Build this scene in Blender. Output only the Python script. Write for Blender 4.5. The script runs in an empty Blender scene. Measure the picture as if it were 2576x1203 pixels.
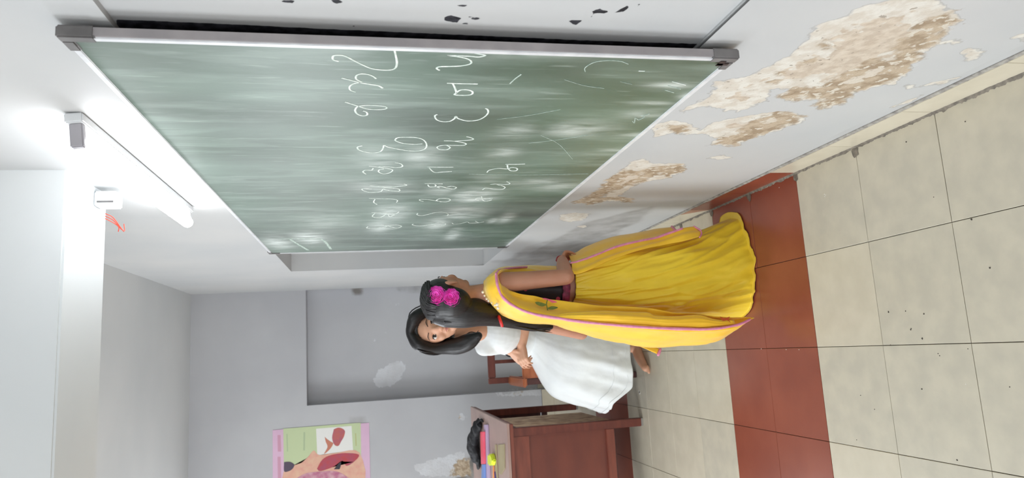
import bpy, bmesh, math, random
import numpy as np
from mathutils import Vector, Matrix, noise
random.seed(7)
SC = bpy.context.scene
COL = SC.collection
# ------------------------------------------------------------------ camera
FPX = 1736.27
YAW, PITCH, ROLL = 0.16340, 0.20530, -0.02390
cy_, sy_, cp_, sp_ = math.cos(YAW), math.sin(YAW), math.cos(PITCH), math.sin(PITCH)
F0 = Vector((sy_*cp_, cy_*cp_, -sp_)); R00 = Vector((cy_, -sy_, 0)); U00 = R00.cross(F0)
R0 = math.cos(ROLL)*R00 + math.sin(ROLL)*U00
U0 = -math.sin(ROLL)*R00 + math.cos(ROLL)*U00
CAM = Vector((0, 0, 1.5))
cd = bpy.data.cameras.new('camera'); co = bpy.data.objects.new('camera', cd); COL.objects.link(co)
X, Y, Z = -U0, R0, -F0
co.matrix_world = Matrix(((X.x, Y.x, Z.x, 0), (X.y, Y.y, Z.y, 0), (X.z, Y.z, Z.z, 1.5), (0, 0, 0, 1)))
cd.sensor_fit = 'HORIZONTAL'; cd.sensor_width = 36; cd.lens = FPX/2576*36
cd.clip_start = 0.05
cd.dof.use_dof = True; cd.dof.focus_distance = 1.9; cd.dof.aperture_fstop = 6.0
SC.camera = co
# ------------------------------------------------------------------ world, exposure, lights
SC.view_settings.view_transform = 'Standard'; SC.view_settings.look = 'None'
SC.view_settings.gamma = 1; SC.view_settings.use_curve_mapping = False
SC.view_settings.exposure = -0.06
SC.cycles.max_bounces = 9; SC.cycles.diffuse_bounces = 7
SC.cycles.sample_clamp_indirect = 6
w = bpy.data.worlds.new('world'); SC.world = w; w.use_nodes = True
w.node_tree.nodes['Background'].inputs[0].default_value = (0.80, 0.88, 1.0, 1)
w.node_tree.nodes['Background'].inputs[1].default_value = 1.2
def area(name, loc, direction, sx, sy, power, color):
    l = bpy.data.lights.new(name, 'AREA'); l.shape = 'RECTANGLE'; l.size = sx; l.size_y = sy
    l.energy = power; l.color = color
    o = bpy.data.objects.new(name, l); COL.objects.link(o); o.location = loc
    o.rotation_euler = Vector(direction).to_track_quat('-Z', 'Y').to_euler()
    return o
DAY = (0.93, 0.97, 1.0)
# area lights added at the unseen side, rear and far window openings
area('added_daylight_side_near', (-4.46, -0.4, 1.62), (1, 0, -0.12), 1.7, 1.35, 62, DAY)
area('added_daylight_side_far', (-4.46, 2.6, 1.62), (1, 0, -0.12), 1.7, 1.35, 120, DAY)
area('added_daylight_rear', (-2.2, -2.96, 1.62), (0, 1, -0.12), 2.4, 1.35, 62, DAY)
area('added_glare_light_far', (-2.55, 5.84, 2.0), (0, -1, -0.05), 2.05, .95, 55, DAY)  # added to raise the glare on the chalkboard
# ceiling tube lights added out of view to brighten the room
ADDED_LAMPS = ((-2.6, -0.6), (-1.6, 3.6), (-1.2, -2.2), (-3.4, 2.0))

# ------------------------------------------------------------------ helpers
def lin(c):
    return tuple(((v/255)/12.92 if v/255 <= 0.04045 else ((v/255+0.055)/1.055)**2.4) for v in c)
def ray(px, py):
    px, py = float(px), float(py)
    return (1203-py-601.5)/FPX*R0 - (px-1288)/FPX*U0 + F0
def at(px, py, yw):                       # point of depth plane y = yw
    d = ray(px, py); return CAM + d*(float(yw)/d.y)
def onx(px, py, xw):                      # point of a wall plane x = xw
    d = ray(px, py); return CAM + d*(xw/d.x)
def onz(px, py, zw):
    d = ray(px, py); return CAM + d*((zw-1.5)/d.z)
def mat(name, col, rough=0.6, col2=None, nscale=6.0, namt=1.0, bump=0.0, bscale=60.0, metal=0.0, coat=0.0,
        stretch=None, spec=0.5, detail=4, sheen=0.0, trans=0.0, sss=0.0, emit=None):
    m = bpy.data.materials.new(name); m.use_nodes = True
    nt = m.node_tree; b = nt.nodes['Principled BSDF']
    b.inputs['Roughness'].default_value = rough; b.inputs['Metallic'].default_value = metal
    b.inputs['Specular IOR Level'].default_value = spec
    b.inputs['Coat Weight'].default_value = coat
    if sheen: b.inputs['Sheen Weight'].default_value = sheen
    if sss:
        b.inputs['Subsurface Weight'].default_value = sss; b.inputs['Subsurface Scale'].default_value = 0.01
        b.inputs['Subsurface Radius'].default_value = (1.0, .35, .2)
    c = lin(col)
    g = nt.nodes.new('ShaderNodeNewGeometry'); mp = nt.nodes.new('ShaderNodeMapping')
    nt.links.new(g.outputs['Position'], mp.inputs['Vector'])
    if stretch: mp.inputs['Scale'].default_value = stretch
    n = nt.nodes.new('ShaderNodeTexNoise'); n.inputs['Scale'].default_value = nscale; n.inputs['Detail'].default_value = detail
    nt.links.new(mp.outputs['Vector'], n.inputs['Vector'])
    r = nt.nodes.new('ShaderNodeValToRGB'); c2 = lin(col2) if col2 else tuple(v*0.85 for v in c)
    mixc = tuple(a*(1-namt)+b2*namt for a, b2 in zip(c, c2))
    r.color_ramp.elements[0].position = 0.35; r.color_ramp.elements[1].position = 0.65
    r.color_ramp.elements[0].color = (*mixc, 1); r.color_ramp.elements[1].color = (*c, 1)
    nt.links.new(n.outputs['Fac'], r.inputs['Fac']); nt.links.new(r.outputs['Color'], b.inputs['Base Color'])
    if bump:
        n2 = nt.nodes.new('ShaderNodeTexNoise'); n2.inputs['Scale'].default_value = bscale; n2.inputs['Detail'].default_value = 3
        nt.links.new(mp.outputs['Vector'], n2.inputs['Vector'])
        bp = nt.nodes.new('ShaderNodeBump'); bp.inputs['Strength'].default_value = 1.0; bp.inputs['Distance'].default_value = bump
        nt.links.new(n2.outputs['Fac'], bp.inputs['Height']); nt.links.new(bp.outputs['Normal'], b.inputs['Normal'])
    if emit:
        b.inputs['Emission Color'].default_value = (*emit[0], 1); b.inputs['Emission Strength'].default_value = emit[1]
    return m
def link(name, me, m, parent=None, smooth=False, kind=None, label=None):
    o = bpy.data.objects.new(name, me); COL.objects.link(o)
    if m is not None and not me.materials: me.materials.append(m)
    if smooth:
        me.polygons.foreach_set('use_smooth', [True]*len(me.polygons))
    if parent is not None:
        o.parent = parent
        o.matrix_parent_inverse = parent.matrix_world.inverted() if parent.type == 'EMPTY' else Matrix()
    if kind: o['kind'] = kind
    if label: o['label'] = label
    return o
def from_bm(name, bm, m, parent=None, smooth=False, **k):
    me = bpy.data.meshes.new(name); bm.to_mesh(me); bm.free()
    return link(name, me, m, parent, smooth, **k)
def thing(name, label, cat, loc=(0, 0, 0), group=None):
    o = bpy.data.objects.new(name, None); COL.objects.link(o); o.location = loc
    o.matrix_world = Matrix.Translation(loc)
    o['label'] = label; o['category'] = cat
    if group: o['group'] = group
    return o
def tag(o, label, cat, group=None):
    o['label'] = label; o['category'] = cat
    if group: o['group'] = group
    return o
def box(bm, lo, hi, bev=0.0, M=None):
    lo = Vector(lo); hi = Vector(hi)
    r = bmesh.ops.create_cube(bm, size=1)
    vs = r['verts']
    T = Matrix.Translation((lo+hi)/2) @ Matrix.Diagonal((*(hi-lo), 1))
    if M is not None: T = M @ T
    bmesh.ops.transform(bm, matrix=T, verts=vs)
    if bev:
        es = list({e for v in vs for e in v.link_edges})
        bmesh.ops.bevel(bm, geom=es, offset=bev, segments=2, affect='EDGES')
def boxobj(name, lo, hi, m, parent=None, bev=0.003, M=None, **k):
    bm = bmesh.new(); box(bm, lo, hi, bev, M); return from_bm(name, bm, m, parent, **k)
def frames(pts):
    pts = [Vector(p) for p in pts]; out = []
    up = Vector((0, 0, 1))
    for i, p in enumerate(pts):
        t = (pts[min(i+1, len(pts)-1)] - pts[max(i-1, 0)]).normalized()
        if i == 0:
            a = t.orthogonal().normalized() if abs(t.dot(up)) > .95 else t.cross(up).normalized()
        else:
            a = (a - t*a.dot(t)).normalized()
        out.append((t, a, t.cross(a)))
    return out
def cr(pts, n):                             # catmull-rom through points (lists of floats), n per span
    P = np.array([list(p) for p in pts], float); k = len(P)
    if k < 3:
        t = np.linspace(0, 1, n*(k-1)+1)[:, None]; return P[0]*(1-t)+P[-1]*t
    out = []
    for i in range(k-1):
        p0 = P[i-1] if i > 0 else 2*P[0]-P[1]; p1, p2 = P[i], P[i+1]
        p3 = P[i+2] if i+2 < k else 2*P[-1]-P[-2]
        for j in range(n):
            t = j/n
            out.append(.5*((2*p1)+(-p0+p2)*t+(2*p0-5*p1+4*p2-p3)*t*t+(-p0+3*p1-3*p2+p3)*t**3))
    out.append(P[-1]); return np.array(out)
def tube(bm, pts, rad, seg=14, n=4, caps=True, flat=1.0):
    """tapered tube through pts; rad one number or one per point; round ends"""
    if not isinstance(rad, (list, tuple)): rad = [rad]*len(pts)
    C = cr([(*p, r) for p, r in zip(pts, rad)], n)
    P = [Vector(c[:3]) for c in C]; Rr = [max(c[3], 1e-4) for c in C]
    fr = frames(P)
    rings = []
    def ring(c, a, b, r): return [bm.verts.new(c + (math.cos(2*math.pi*i/seg)*a + math.sin(2*math.pi*i/seg)*b*flat)*r) for i in range(seg)]
    if caps:
        t, a, b = fr[0]
        for s in (0.95, 0.7): rings.append(ring(P[0]-t*Rr[0]*s, a, b, Rr[0]*math.sqrt(1-s*s)))
    for p, r, (t, a, b) in zip(P, Rr, fr): rings.append(ring(p, a, b, r))
    if caps:
        t, a, b = fr[-1]
        for s in (0.7, 0.95): rings.append(ring(P[-1]+t*Rr[-1]*s, a, b, Rr[-1]*math.sqrt(1-s*s)))
    for A, B in zip(rings, rings[1:]):
        for i in range(seg):
            bm.faces.new((A[i], A[(i+1) % seg], B[(i+1) % seg], B[i]))
    bm.faces.new(rings[0][::-1]); bm.faces.new(rings[-1])
def ell(bm, c, r, rot=None, seg=24):
    v = bmesh.ops.create_uvsphere(bm, u_segments=seg, v_segments=seg//2+2, radius=1)['verts']
    M = Matrix.Translation(c) @ (rot.to_4x4() if rot is not None else Matrix()) @ Matrix.Diagonal((*r, 1))
    bmesh.ops.transform(bm, matrix=M, verts=v)
def fuse(name, bm, m, parent, vox=0.004, it=6, fac=0.5, post=None, **k):
    bmesh.ops.recalc_face_normals(bm, faces=bm.faces)
    me = bpy.data.meshes.new(name); bm.to_mesh(me); bm.free()
    t = bpy.data.objects.new('tmp', me); COL.objects.link(t)
    r = t.modifiers.new('r', 'REMESH'); r.mode = 'VOXEL'; r.voxel_size = vox
    if it:
        s = t.modifiers.new('s', 'SMOOTH'); s.factor = fac; s.iterations = it
    dg = bpy.context.evaluated_depsgraph_get()
    me2 = bpy.data.meshes.new_from_object(t.evaluated_get(dg))
    bpy.data.objects.remove(t); bpy.data.meshes.remove(me)
    me2.name = name; me2.materials.clear()
    if post: post(me2)
    return link(name, me2, m, parent, smooth=True, **k)
def coords(me):
    a = np.empty(len(me.vertices)*3); me.vertices.foreach_get('co', a); return a.reshape(-1, 3)
def setco(me, a):
    me.vertices.foreach_set('co', a.ravel()); me.update()
def gridmesh(name, G, closed=False, thick=0.0):
    """G: array (n, m, 3); closed joins the second index"""
    n, m_ = G.shape[:2]
    if thick:
        du = np.gradient(G, axis=0); dv = np.gradient(G, axis=1)
        if closed: dv = (np.roll(G, -1, 1)-np.roll(G, 1, 1))/2
        N = np.cross(du, dv); N /= np.linalg.norm(N, axis=2, keepdims=True)+1e-9
        G2 = G + N*thick
    V = G.reshape(-1, 3).tolist(); Fc = []
    mm = m_ if closed else m_-1
    def q(off, flip):
        for i in range(n-1):
            for j in range(mm):
                a, b = off+i*m_+j, off+i*m_+(j+1) % m_
                c, d = off+(i+1)*m_+(j+1) % m_, off+(i+1)*m_+j
                Fc.append((a, b, c, d) if not flip else (d, c, b, a))
    q(0, False)
    if thick:
        o2 = len(V); V += G2.reshape(-1, 3).tolist(); q(o2, True)
        for i in (0, n-1):
            for j in range(mm):
                a, b = i*m_+j, i*m_+(j+1) % m_
                Fc.append((a, b, o2+b, o2+a))
        if not closed:
            for j in (0, m_-1):
                for i in range(n-1):
                    a, b = i*m_+j, (i+1)*m_+j
                    Fc.append((a, b, o2+b, o2+a))
    me = bpy.data.meshes.new(name); me.from_pydata(V, [], Fc); me.update()
    bm = bmesh.new(); bm.from_mesh(me); bmesh.ops.recalc_face_normals(bm, faces=bm.faces); bm.to_mesh(me); bm.free()
    return me
def fbm(p, s=1.0, o=(0, 0, 0)):
    return noise.fractal(Vector((p[0]*s+o[0], p[1]*s+o[1], p[2]*s+o[2])), 0.8, 2.0, 4)
def sdf(poly, P):
    """signed distance (positive inside) of points P (k,2) to polygon"""
    poly = np.array(poly, float); A = poly; B = np.roll(poly, -1, 0)
    d = np.full(len(P), 1e9); ins = np.zeros(len(P), bool)
    for a, b in zip(A, B):
        e = b-a; w_ = P-a; t = np.clip((w_@e)/(e@e+1e-12), 0, 1)[:, None]
        q = w_-e*t; d = np.minimum(d, (q**2).sum(1))
        c = ((a[1] <= P[:, 1]) & (b[1] > P[:, 1])) | ((b[1] <= P[:, 1]) & (a[1] > P[:, 1]))
        xi = a[0]+(P[:, 1]-a[1])*(b[0]-a[0])/((b[1]-a[1]) if b[1] != a[1] else 1e-9)
        ins ^= c & (P[:, 0] < xi)
    return np.where(ins, 1, -1)*np.sqrt(d)

# ------------------------------------------------------------------ materials
def wall_mat(name, base, base2, pale=False):
    m = mat(name, base, 0.62, base2, 1.6, 1.0, 0.0008, 90, spec=0.35)
    nt = m.node_tree; b = nt.nodes['Principled BSDF']; L = nt.links
    src = b.inputs['Base Color'].links[0].from_socket
    geo = [n for n in nt.nodes if n.type == 'NEW_GEOMETRY'][0].outputs['Position']
    def nz(s, d=5, dist=0.0):
        n = nt.nodes.new('ShaderNodeTexNoise'); n.inputs['Scale'].default_value = s; n.inputs['Detail'].default_value = d
        n.inputs['Distortion'].default_value = dist
        L.new(geo, n.inputs['Vector']); return n.outputs['Fac']
    def mth(op, a, b2, c=None):
        n = nt.nodes.new('ShaderNodeMath'); n.operation = op
        for i, v in enumerate((a, b2, c)):
            if v is None: continue
            if isinstance(v, (int, float)): n.inputs[i].default_value = v
            else: L.new(v, n.inputs[i])
        return n.outputs[0]
    def mask(attr, scale, amp, lo, hi):
        at_ = nt.nodes.new('ShaderNodeAttribute'); at_.attribute_name = attr
        v = mth('ADD', at_.outputs['Fac'], mth('MULTIPLY', mth('SUBTRACT', nz(scale), 0.5), amp))
        r = nt.nodes.new('ShaderNodeMapRange'); r.inputs['From Min'].default_value = lo; r.inputs['From Max'].default_value = hi
        r.interpolation_type = 'SMOOTHSTEP'
        L.new(v, r.inputs['Value']); return r.outputs['Result']
    def mix(fac, a, col, col2=None, s=30):
        if col2:
            r = nt.nodes.new('ShaderNodeValToRGB'); L.new(nz(s, 6), r.inputs['Fac'])
            r.color_ramp.elements[0].position = .42; r.color_ramp.elements[1].position = .58
            r.color_ramp.elements[0].color = (*lin(col2), 1); r.color_ramp.elements[1].color = (*lin(col), 1)
            csrc = r.outputs['Color']
        else: csrc = None
        x = nt.nodes.new('ShaderNodeMix'); x.data_type = 'RGBA'
        L.new(fac, x.inputs[0]); L.new(a, x.inputs[6])
        if csrc: L.new(csrc, x.inputs[7])
        else: x.inputs[7].default_value = (*lin(col), 1)
        return x.outputs[2]
    # grey streaks that darken the paint, chalky primer where the top coat is gone, brown plaster where all is gone
    fg = mask('greying', 9, 0.5, 0.25, 0.9)
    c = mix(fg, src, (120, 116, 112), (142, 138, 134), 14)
    fc = mask('chalky', 38, 0.050, -0.004, 0.004)
    c = mix(fc, c, *(((204, 206, 210), (196, 197, 200), 9) if pale else ((214, 210, 201), (202, 194, 182), 26)))
    fs = mask('chalky', 30, 0.20, 0.066, 0.078)
    if not pale: c = mix(mth('MULTIPLY', fs, 0.8), c, (202, 188, 170), (182, 165, 146), 40)
    edge = mth('SUBTRACT', mask('chalky', 38, 0.050, -0.0056, -0.0036), fc)
    if not pale: c = mix(mth('MULTIPLY', edge, 0.28), c, (112, 104, 96))  # shade under the broken paint lip, mixed in as a dark outline
    fk = mth('MULTIPLY', fc, mask('none', 62, 1.0, 0.16, 0.19))
    if not pale: c = mix(mth('MULTIPLY', fk, 0.7), c, (136, 124, 110))  # dark flecks that paint the shadows of fine cracks
    fp = mask('peel', 34, 0.085, -0.006, 0.014)
    c = mix(fp, c, (186, 169, 147), (158, 139, 116), 30)
    if not pale: c = mix(mth('MULTIPLY', fp, mask('peel', 34, 0.20, 0.055, 0.075)), c, (206, 196, 182))
    if not pale: c = mix(mth('MULTIPLY', fp, mask('none', 48, 1.0, 0.08, 0.12)), c, (208, 200, 186))
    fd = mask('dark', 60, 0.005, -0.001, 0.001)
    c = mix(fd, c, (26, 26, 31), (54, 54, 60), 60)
    L.new(c, b.inputs['Base Color'])
    # relief: bare plaster lies deeper and is rougher
    h = mth('ADD', mth('MULTIPLY', fc, -0.5), mth('MULTIPLY', fp, -0.8))
    h = mth('ADD', h, mth('MULTIPLY', mth('MULTIPLY', nz(70, 6), mth('ADD', fc, fp)), 0.7))
    h = mth('ADD', h, mth('MULTIPLY', nz(12, 4), 0.25))
    bp = nt.nodes.new('ShaderNodeBump'); bp.inputs['Distance'].default_value = 0.0050; bp.inputs['Strength'].default_value = 0.9
    L.new(h, bp.inputs['Height']); L.new(bp.outputs['Normal'], b.inputs['Normal'])
    return m
M_WALL = wall_mat('painted_plaster', (192, 192, 191), (182, 184, 185))
M_FARWALL = wall_mat('painted_plaster_far', (186, 187, 190), (177, 178, 182), pale=True)
M_CEIL = mat('ceiling_paint', (214, 217, 218), 0.7, (204, 208, 210), 1.2)
M_TILE = mat('beige_tile', (206, 198, 179), 0.30, (198, 190, 171), 13, 1.0, 0.0003, 25, spec=0.45, detail=8)
M_TILE2 = mat('beige_tile_worn', (200, 193, 175), 0.34, (189, 183, 167), 15, 1.0, 0.0003, 25, spec=0.45, detail=8)
M_RED = mat('red_tile', (148, 80, 60), 0.28, (136, 70, 52), 5, 1.0, 0.0003, 25, spec=0.5, detail=8)
M_BROWN = mat('brown_triangle', (170, 122, 98), 0.35, (160, 112, 90), 5)
M_GROUT = mat('grout', (104, 94, 82), 0.9, (76, 68, 60), 30)
M_CEMENT = mat('cement', (172, 168, 160), 0.9, (130, 126, 121), 60, 1, 0.002, 90)
M_CEMENT2 = mat('dirty_cement', (138, 130, 118), 0.9, (104, 98, 90), 60, 1, 0.002, 90)
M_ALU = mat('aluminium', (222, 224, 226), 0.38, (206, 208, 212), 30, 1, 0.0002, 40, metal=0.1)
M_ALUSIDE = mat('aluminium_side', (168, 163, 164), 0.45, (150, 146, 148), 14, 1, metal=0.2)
M_CAP = mat('grey_plastic', (120, 118, 118), 0.5, (96, 94, 94), 16, 1, 0.0004, 60)
M_CAPD = mat('dark_plastic', (58, 46, 46), 0.5)
M_CHALK = mat('chalk', (232, 236, 232), 0.9, (190, 205, 196), 120)
M_WOOD = mat('red_brown_wood', (112, 56, 44), 0.38, (92, 44, 35), 5, 1, 0.0004, 40, stretch=(1, 1, 6), spec=0.45)
M_WOODD = mat('dark_brown_wood', (78, 40, 36), 0.45, (60, 30, 28), 5, 1, 0.0004, 40, stretch=(1, 1, 6))
M_WOODH = mat('orange_brown_wood', (168, 98, 62), 0.35, (146, 80, 50), 8, 1, 0.0003, 40, stretch=(1, 1, 5))
M_WOODR = mat('red_brown_wood_light', (130, 68, 52), 0.36, (113, 57, 44), 6, 1, 0.0004, 40, stretch=(1, 1, 5))
M_WOODP = mat('panel_wood', (114, 57, 43), 0.38, (101, 49, 38), 3, 1, 0.0002, 40, stretch=(1, 1, 3))
M_LAM = mat('desk_laminate', (176, 148, 138), 0.35, (160, 132, 124), 4, 1)
M_PLY = mat('worn_plywood', (226, 204, 172), 0.7, (170, 138, 112), 16, 1, 0.0006, 60, detail=8)
M_SKIN1 = mat('skin_deep', (190, 138, 114), 0.5, (180, 126, 101), 8, 1, 0.0002, 200, sss=0.12)
M_SKIN2 = mat('skin_light', (214, 164, 136), 0.5, (200, 150, 122), 8, 1, 0.0002, 200, sss=0.12)
M_HAIR = mat('black_hair', (22, 19, 22), 0.42, (11, 9, 12), 60, 1, 0.0012, 160, spec=0.5, stretch=(1, 1, .12))
M_YEL = mat('yellow_satin', (236, 206, 48), 0.42, (228, 194, 40), 6, 1, 0.0008, 45, sheen=0.2, spec=0.45)
M_DUP = mat('yellow_chiffon', (248, 202, 40), 0.55, (242, 190, 30), 7, 1, 0.0006, 60, sheen=0.3)
M_PINK = mat('pink_ribbon', (232, 150, 182), 0.5, (218, 132, 168), 60, 1, 0.0005, 300)
M_WHITE = mat('white_cotton', (226, 230, 230), 0.75, (218, 222, 224), 9, 1, 0.0008, 70, sheen=0.2)
M_BLACKCL = mat('black_cloth', (20, 20, 26), 0.7, (12, 12, 16), 30)
M_EYEW = mat('eye_white', (226, 220, 214), 0.25)
M_IRIS = mat('dark_iris', (34, 20, 14), 0.15)
M_LIP = mat('lips', (168, 96, 88), 0.45, sss=0.1)

# ------------------------------------------------------------------ floor
S = 0.3147; XA = 0.2665; Y0 = 1.5158; XW = 0.576; XSK = 0.569; YF = 5.80; ZC = 2.87
XL, YR = -4.5, -3.0
floor = boxobj('floor', (XL-.1, YR-.1, -0.06), (XW+.25, YF+.12, -0.0042), M_GROUT, bev=0, kind='structure')
floor['label'] = 'tiled classroom floor'
def is_red(r): return (r % 6) in (2, 3)
GAP = 0.0009
def tile_mesh(sx, sy, name):
    bm = bmesh.new(); box(bm, (-sx/2, -sy/2, -0.008), (sx/2, sy/2, 0), 0.0)
    es = [e for e in bm.edges if all(v.co.z > -0.001 for v in e.verts)]
    bmesh.ops.bevel(bm, geom=es, offset=0.0010, segments=1, affect='EDGES')
    me = bpy.data.meshes.new(name); bm.to_mesh(me); bm.free(); return me
TM = {}
rest = bmesh.new()
def put_tile(x0, x1, r, single):
    ya, yb = Y0+r*S, Y0+(r+1)*S; yb = min(yb, YF); ya = max(ya, YR)
    if yb-ya < .01: return
    sx, sy = x1-x0-2*GAP, yb-ya-2*GAP
    z = random.uniform(-0.0006, 0.0002)
    if not single:
        box(rest, (x0+GAP, ya+GAP, -0.008), (x1-GAP, yb-GAP, z)); return
    mt = M_RED if is_red(r) else (M_TILE2 if (r <= 0 or random.random() < .25) else M_TILE)
    k = (round(sx, 3), round(sy, 3), mt.name)
    if k not in TM: TM[k] = tile_mesh(sx, sy, 'tile'); TM[k].materials.append(mt)
    o = bpy.data.objects.new('tile', TM[k]); COL.objects.link(o); o.parent = floor
    o.location = ((x0+x1)/2, (ya+yb)/2, z); o.rotation_euler = (random.uniform(-.0012, .0012), random.uniform(-.0012, .0012), 0)
for i in range(-1, 16):
    x1 = XA - i*S; x0 = x1 - S
    if i == -1: x0, x1 = XA, XSK+.002
    if x0 < XL: x0 = XL
    if x1-x0 < .02: continue
    for r in range(-15, 14):
        single = x0 > -2.3 and r >= -3
        if single: put_tile(x0, x1, r, True)
        elif not is_red(r): put_tile(x0, x1, r, False)
from_bm('tile_field', rest, M_TILE, floor, kind='stuff')
rest = bmesh.new()
for i in range(-1, 16):
    x1 = XA - i*S; x0 = max(x1 - S, XL)
    if i == -1: x0, x1 = XA, XSK+.002
    if x1-x0 < .02: continue
    for r in range(-15, 14):
        if is_red(r) and not (x0 > -2.3 and r >= -3): put_tile(x0, x1, r, False)
from_bm('red_tile_field', rest, M_RED, floor, kind='stuff')
# little marks lying on the tiles: paint drops, grit
def specks(name, pts, m, rr, parent):
    bm = bmesh.new()
    for (px, py) in pts:
        c = onz(px, py, 0.0002); k = 7; a0 = random.random()
        r_ = rr*random.uniform(.6, 1.3)
        vs = [bm.verts.new((c.x+math.cos(a0+6.283*i/k)*r_*random.uniform(.6, 1.2), c.y+math.sin(a0+6.283*i/k)*r_*random.uniform(.6, 1.2), 0.0008)) for i in range(k)]
        bm.faces.new(vs)
        ext = bmesh.ops.extrude_face_region(bm, geom=bm.faces[-1:] if False else [list(vs[0].link_faces)[0]])
        for v in [g for g in ext['geom'] if isinstance(g, bmesh.types.BMVert)]: v.co.z -= 0.001
    return from_bm(name, bm, m, parent, kind='stuff')
M_SPD = mat('floor_grit', (70, 64, 56), 0.9); M_SPW = mat('paint_drop', (235, 232, 226), 0.7)
specks('floor_speck', [(2360, 890), (2364, 895), (2490, 674), (2320, 852), (2278, 783), (2324, 790), (2291, 830), (2292, 827), (2444, 552), (2428, 306), (2280, 357), (2349, 496), (2540, 974), (2435, 878), (2319, 979), (2165, 995), (2155, 1107), (2200, 1030), (2408, 1158), (2240, 868), (2235, 785)], M_SPD, 0.0022, floor)
specks('paint_speck', [(2075, 494), (2077, 491), (2074, 489), (1960, 472), (1915, 878), (2430, 967), (1978, 880), (2010, 880)], M_SPW, 0.0018, floor)
tag(specks('paper_scrap', [(1608, 986), (1609, 989)], M_SPW, 0.010, None), 'tiny white paper scrap lying on floor beside desk leg', 'paper scrap')

# ------------------------------------------------------------------ right wall
def add_panel(Vs, Fs, o, u, v, nu, nv):
    o = np.array(o, float); u = np.array(u, float); v = np.array(v, float)
    b = len(Vs)
    A, B = np.meshgrid(np.linspace(0, 1, nu+1), np.linspace(0, 1, nv+1), indexing='ij')
    P = o + A[..., None]*u + B[..., None]*v
    Vs.extend(P.reshape(-1, 3).tolist())
    idx = np.arange((nu+1)*(nv+1)).reshape(nu+1, nv+1)+b
    q = np.stack([idx[:-1, :-1], idx[1:, :-1], idx[1:, 1:], idx[:-1, 1:]], -1).reshape(-1, 4)
    Fs.extend(q.tolist())
def RP(pts, s, ox, oy, plane=XW):          # traced outline -> (y, z) on the wall plane
    out = []
    for (a, b) in pts:
        p = onx(ox+a/s, oy+b/s, plane); out.append((p.y, p.z))
    return out
K6 = (1.9405, 1400, 0)
CHALKY = [
 [(1250, 150), (1290, 120), (1420, 80), (1500, 30), (1640, 0), (1850, -10), (1870, 40), (1945, 55), (1965, 100), (1900, 160), (1860, 210), (1800, 240), (1780, 290), (1700, 360), (1650, 410), (1530, 430), (1450, 460), (1400, 510), (1290, 535), (1260, 510), (1300, 485), (1200, 490), (1120, 490), (1085, 465), (1150, 440), (1180, 430), (1040, 440), (1030, 490), (960, 520), (890, 545), (870, 530), (820, 540), (740, 520), (650, 530), (610, 550), (640, 520), (700, 500), (750, 470), (780, 400), (950, 370), (1000, 340), (1150, 270), (1200, 220)],
 [(480, 610), (560, 590), (640, 600), (700, 640), (760, 600), (900, 570), (1080, 545), (1150, 550), (1215, 580), (1190, 600), (1030, 655), (930, 680), (890, 710), (745, 710), (790, 680), (725, 655), (640, 655), (560, 650), (480, 670)],
 [(330, 825), (370, 790), (420, 775), (470, 800), (620, 800), (620, 840), (540, 870), (440, 885), (380, 905), (300, 960), (370, 970), (370, 988), (250, 982), (240, 940), (250, 880)],
 [(740, 772), (790, 758), (860, 768), (800, 782)],
 [(1990, 240), (2040, 238), (2072, 255), (2060, 285), (2010, 300), (1988, 270)],
 [(1850, 212), (1930, 196), (1982, 203), (1950, 215)],
 [(2235, 185), (2260, 165), (2282, 165), (2282, 200)],
 [(1650, 520), (1700, 495), (1790, 465), (1730, 497)],
 [(1780, 420), (1850, 400), (1960, 380), (1880, 412)],
 [(1700, 418), (1740, 415), (1735, 430), (1710, 430)],
 [(20, 1050), (90, 1038), (160, 1045), (130, 1075), (60, 1085), (15, 1075)],
 [(100, 1105), (140, 1100), (145, 1112), (110, 1112)],
]
PEEL = [
 [(1085, 465), (1160, 430), (1300, 420), (1430, 340), (1500, 300), (1620, 290), (1700, 170), (1800, 95), (1945, 55), (1965, 100), (1900, 160), (1860, 210), (1800, 240), (1780, 290), (1700, 360), (1650, 410), (1530, 430), (1450, 460), (1400, 510), (1290, 535), (1260, 510), (1300, 485), (1120, 490)],
 [(1270, 205), (1320, 190), (1335, 240), (1290, 240)], [(1160, 300), (1270, 285), (1290, 305), (1190, 330)], [(1050, 355), (1120, 345), (1125, 365), (1060, 365)],
 [(1030, 400), (1100, 392), (1095, 415), (1035, 418)],
 [(930, 600), (1080, 545), (1150, 552), (1215, 580), (1030, 655), (930, 682), (890, 710), (745, 712), (800, 690), (780, 672), (830, 668), (900, 650)],
 [(530, 612), (620, 608), (645, 650), (580, 655), (530, 640)],
 [(65, 990), (120, 970), (150, 955), (210, 920), (240, 875), (330, 825), (400, 840), (450, 820), (560, 808), (620, 800), (620, 840), (540, 868), (500, 850), (440, 885), (380, 905), (290, 930), (230, 965), (310, 962), (370, 970), (370, 988), (250, 980), (180, 1005)],
]
GREY_STREAKS = [([(1300, 655), (1450, 600), (1560, 580), (1500, 640), (1420, 640), (1330, 668)], .5),
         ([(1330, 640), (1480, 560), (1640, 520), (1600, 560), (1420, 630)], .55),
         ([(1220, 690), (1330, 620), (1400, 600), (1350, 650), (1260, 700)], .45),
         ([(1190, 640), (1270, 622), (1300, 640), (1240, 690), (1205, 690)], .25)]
DARK = [[(55, 97), (130, 98), (95, 122), (80, 120)], [(175, 55), (212, 40), (222, 48), (250, 55), (245, 66), (200, 63), (180, 66)], [(270, 58), (290, 56), (300, 60), (280, 62)],
        [(297, 48), (325, 42), (335, 28), (352, 28), (350, 40), (318, 60), (300, 58)], [(165, 78), (180, 74), (172, 86)], [(128, 50), (134, 48), (132, 56)]]
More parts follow.
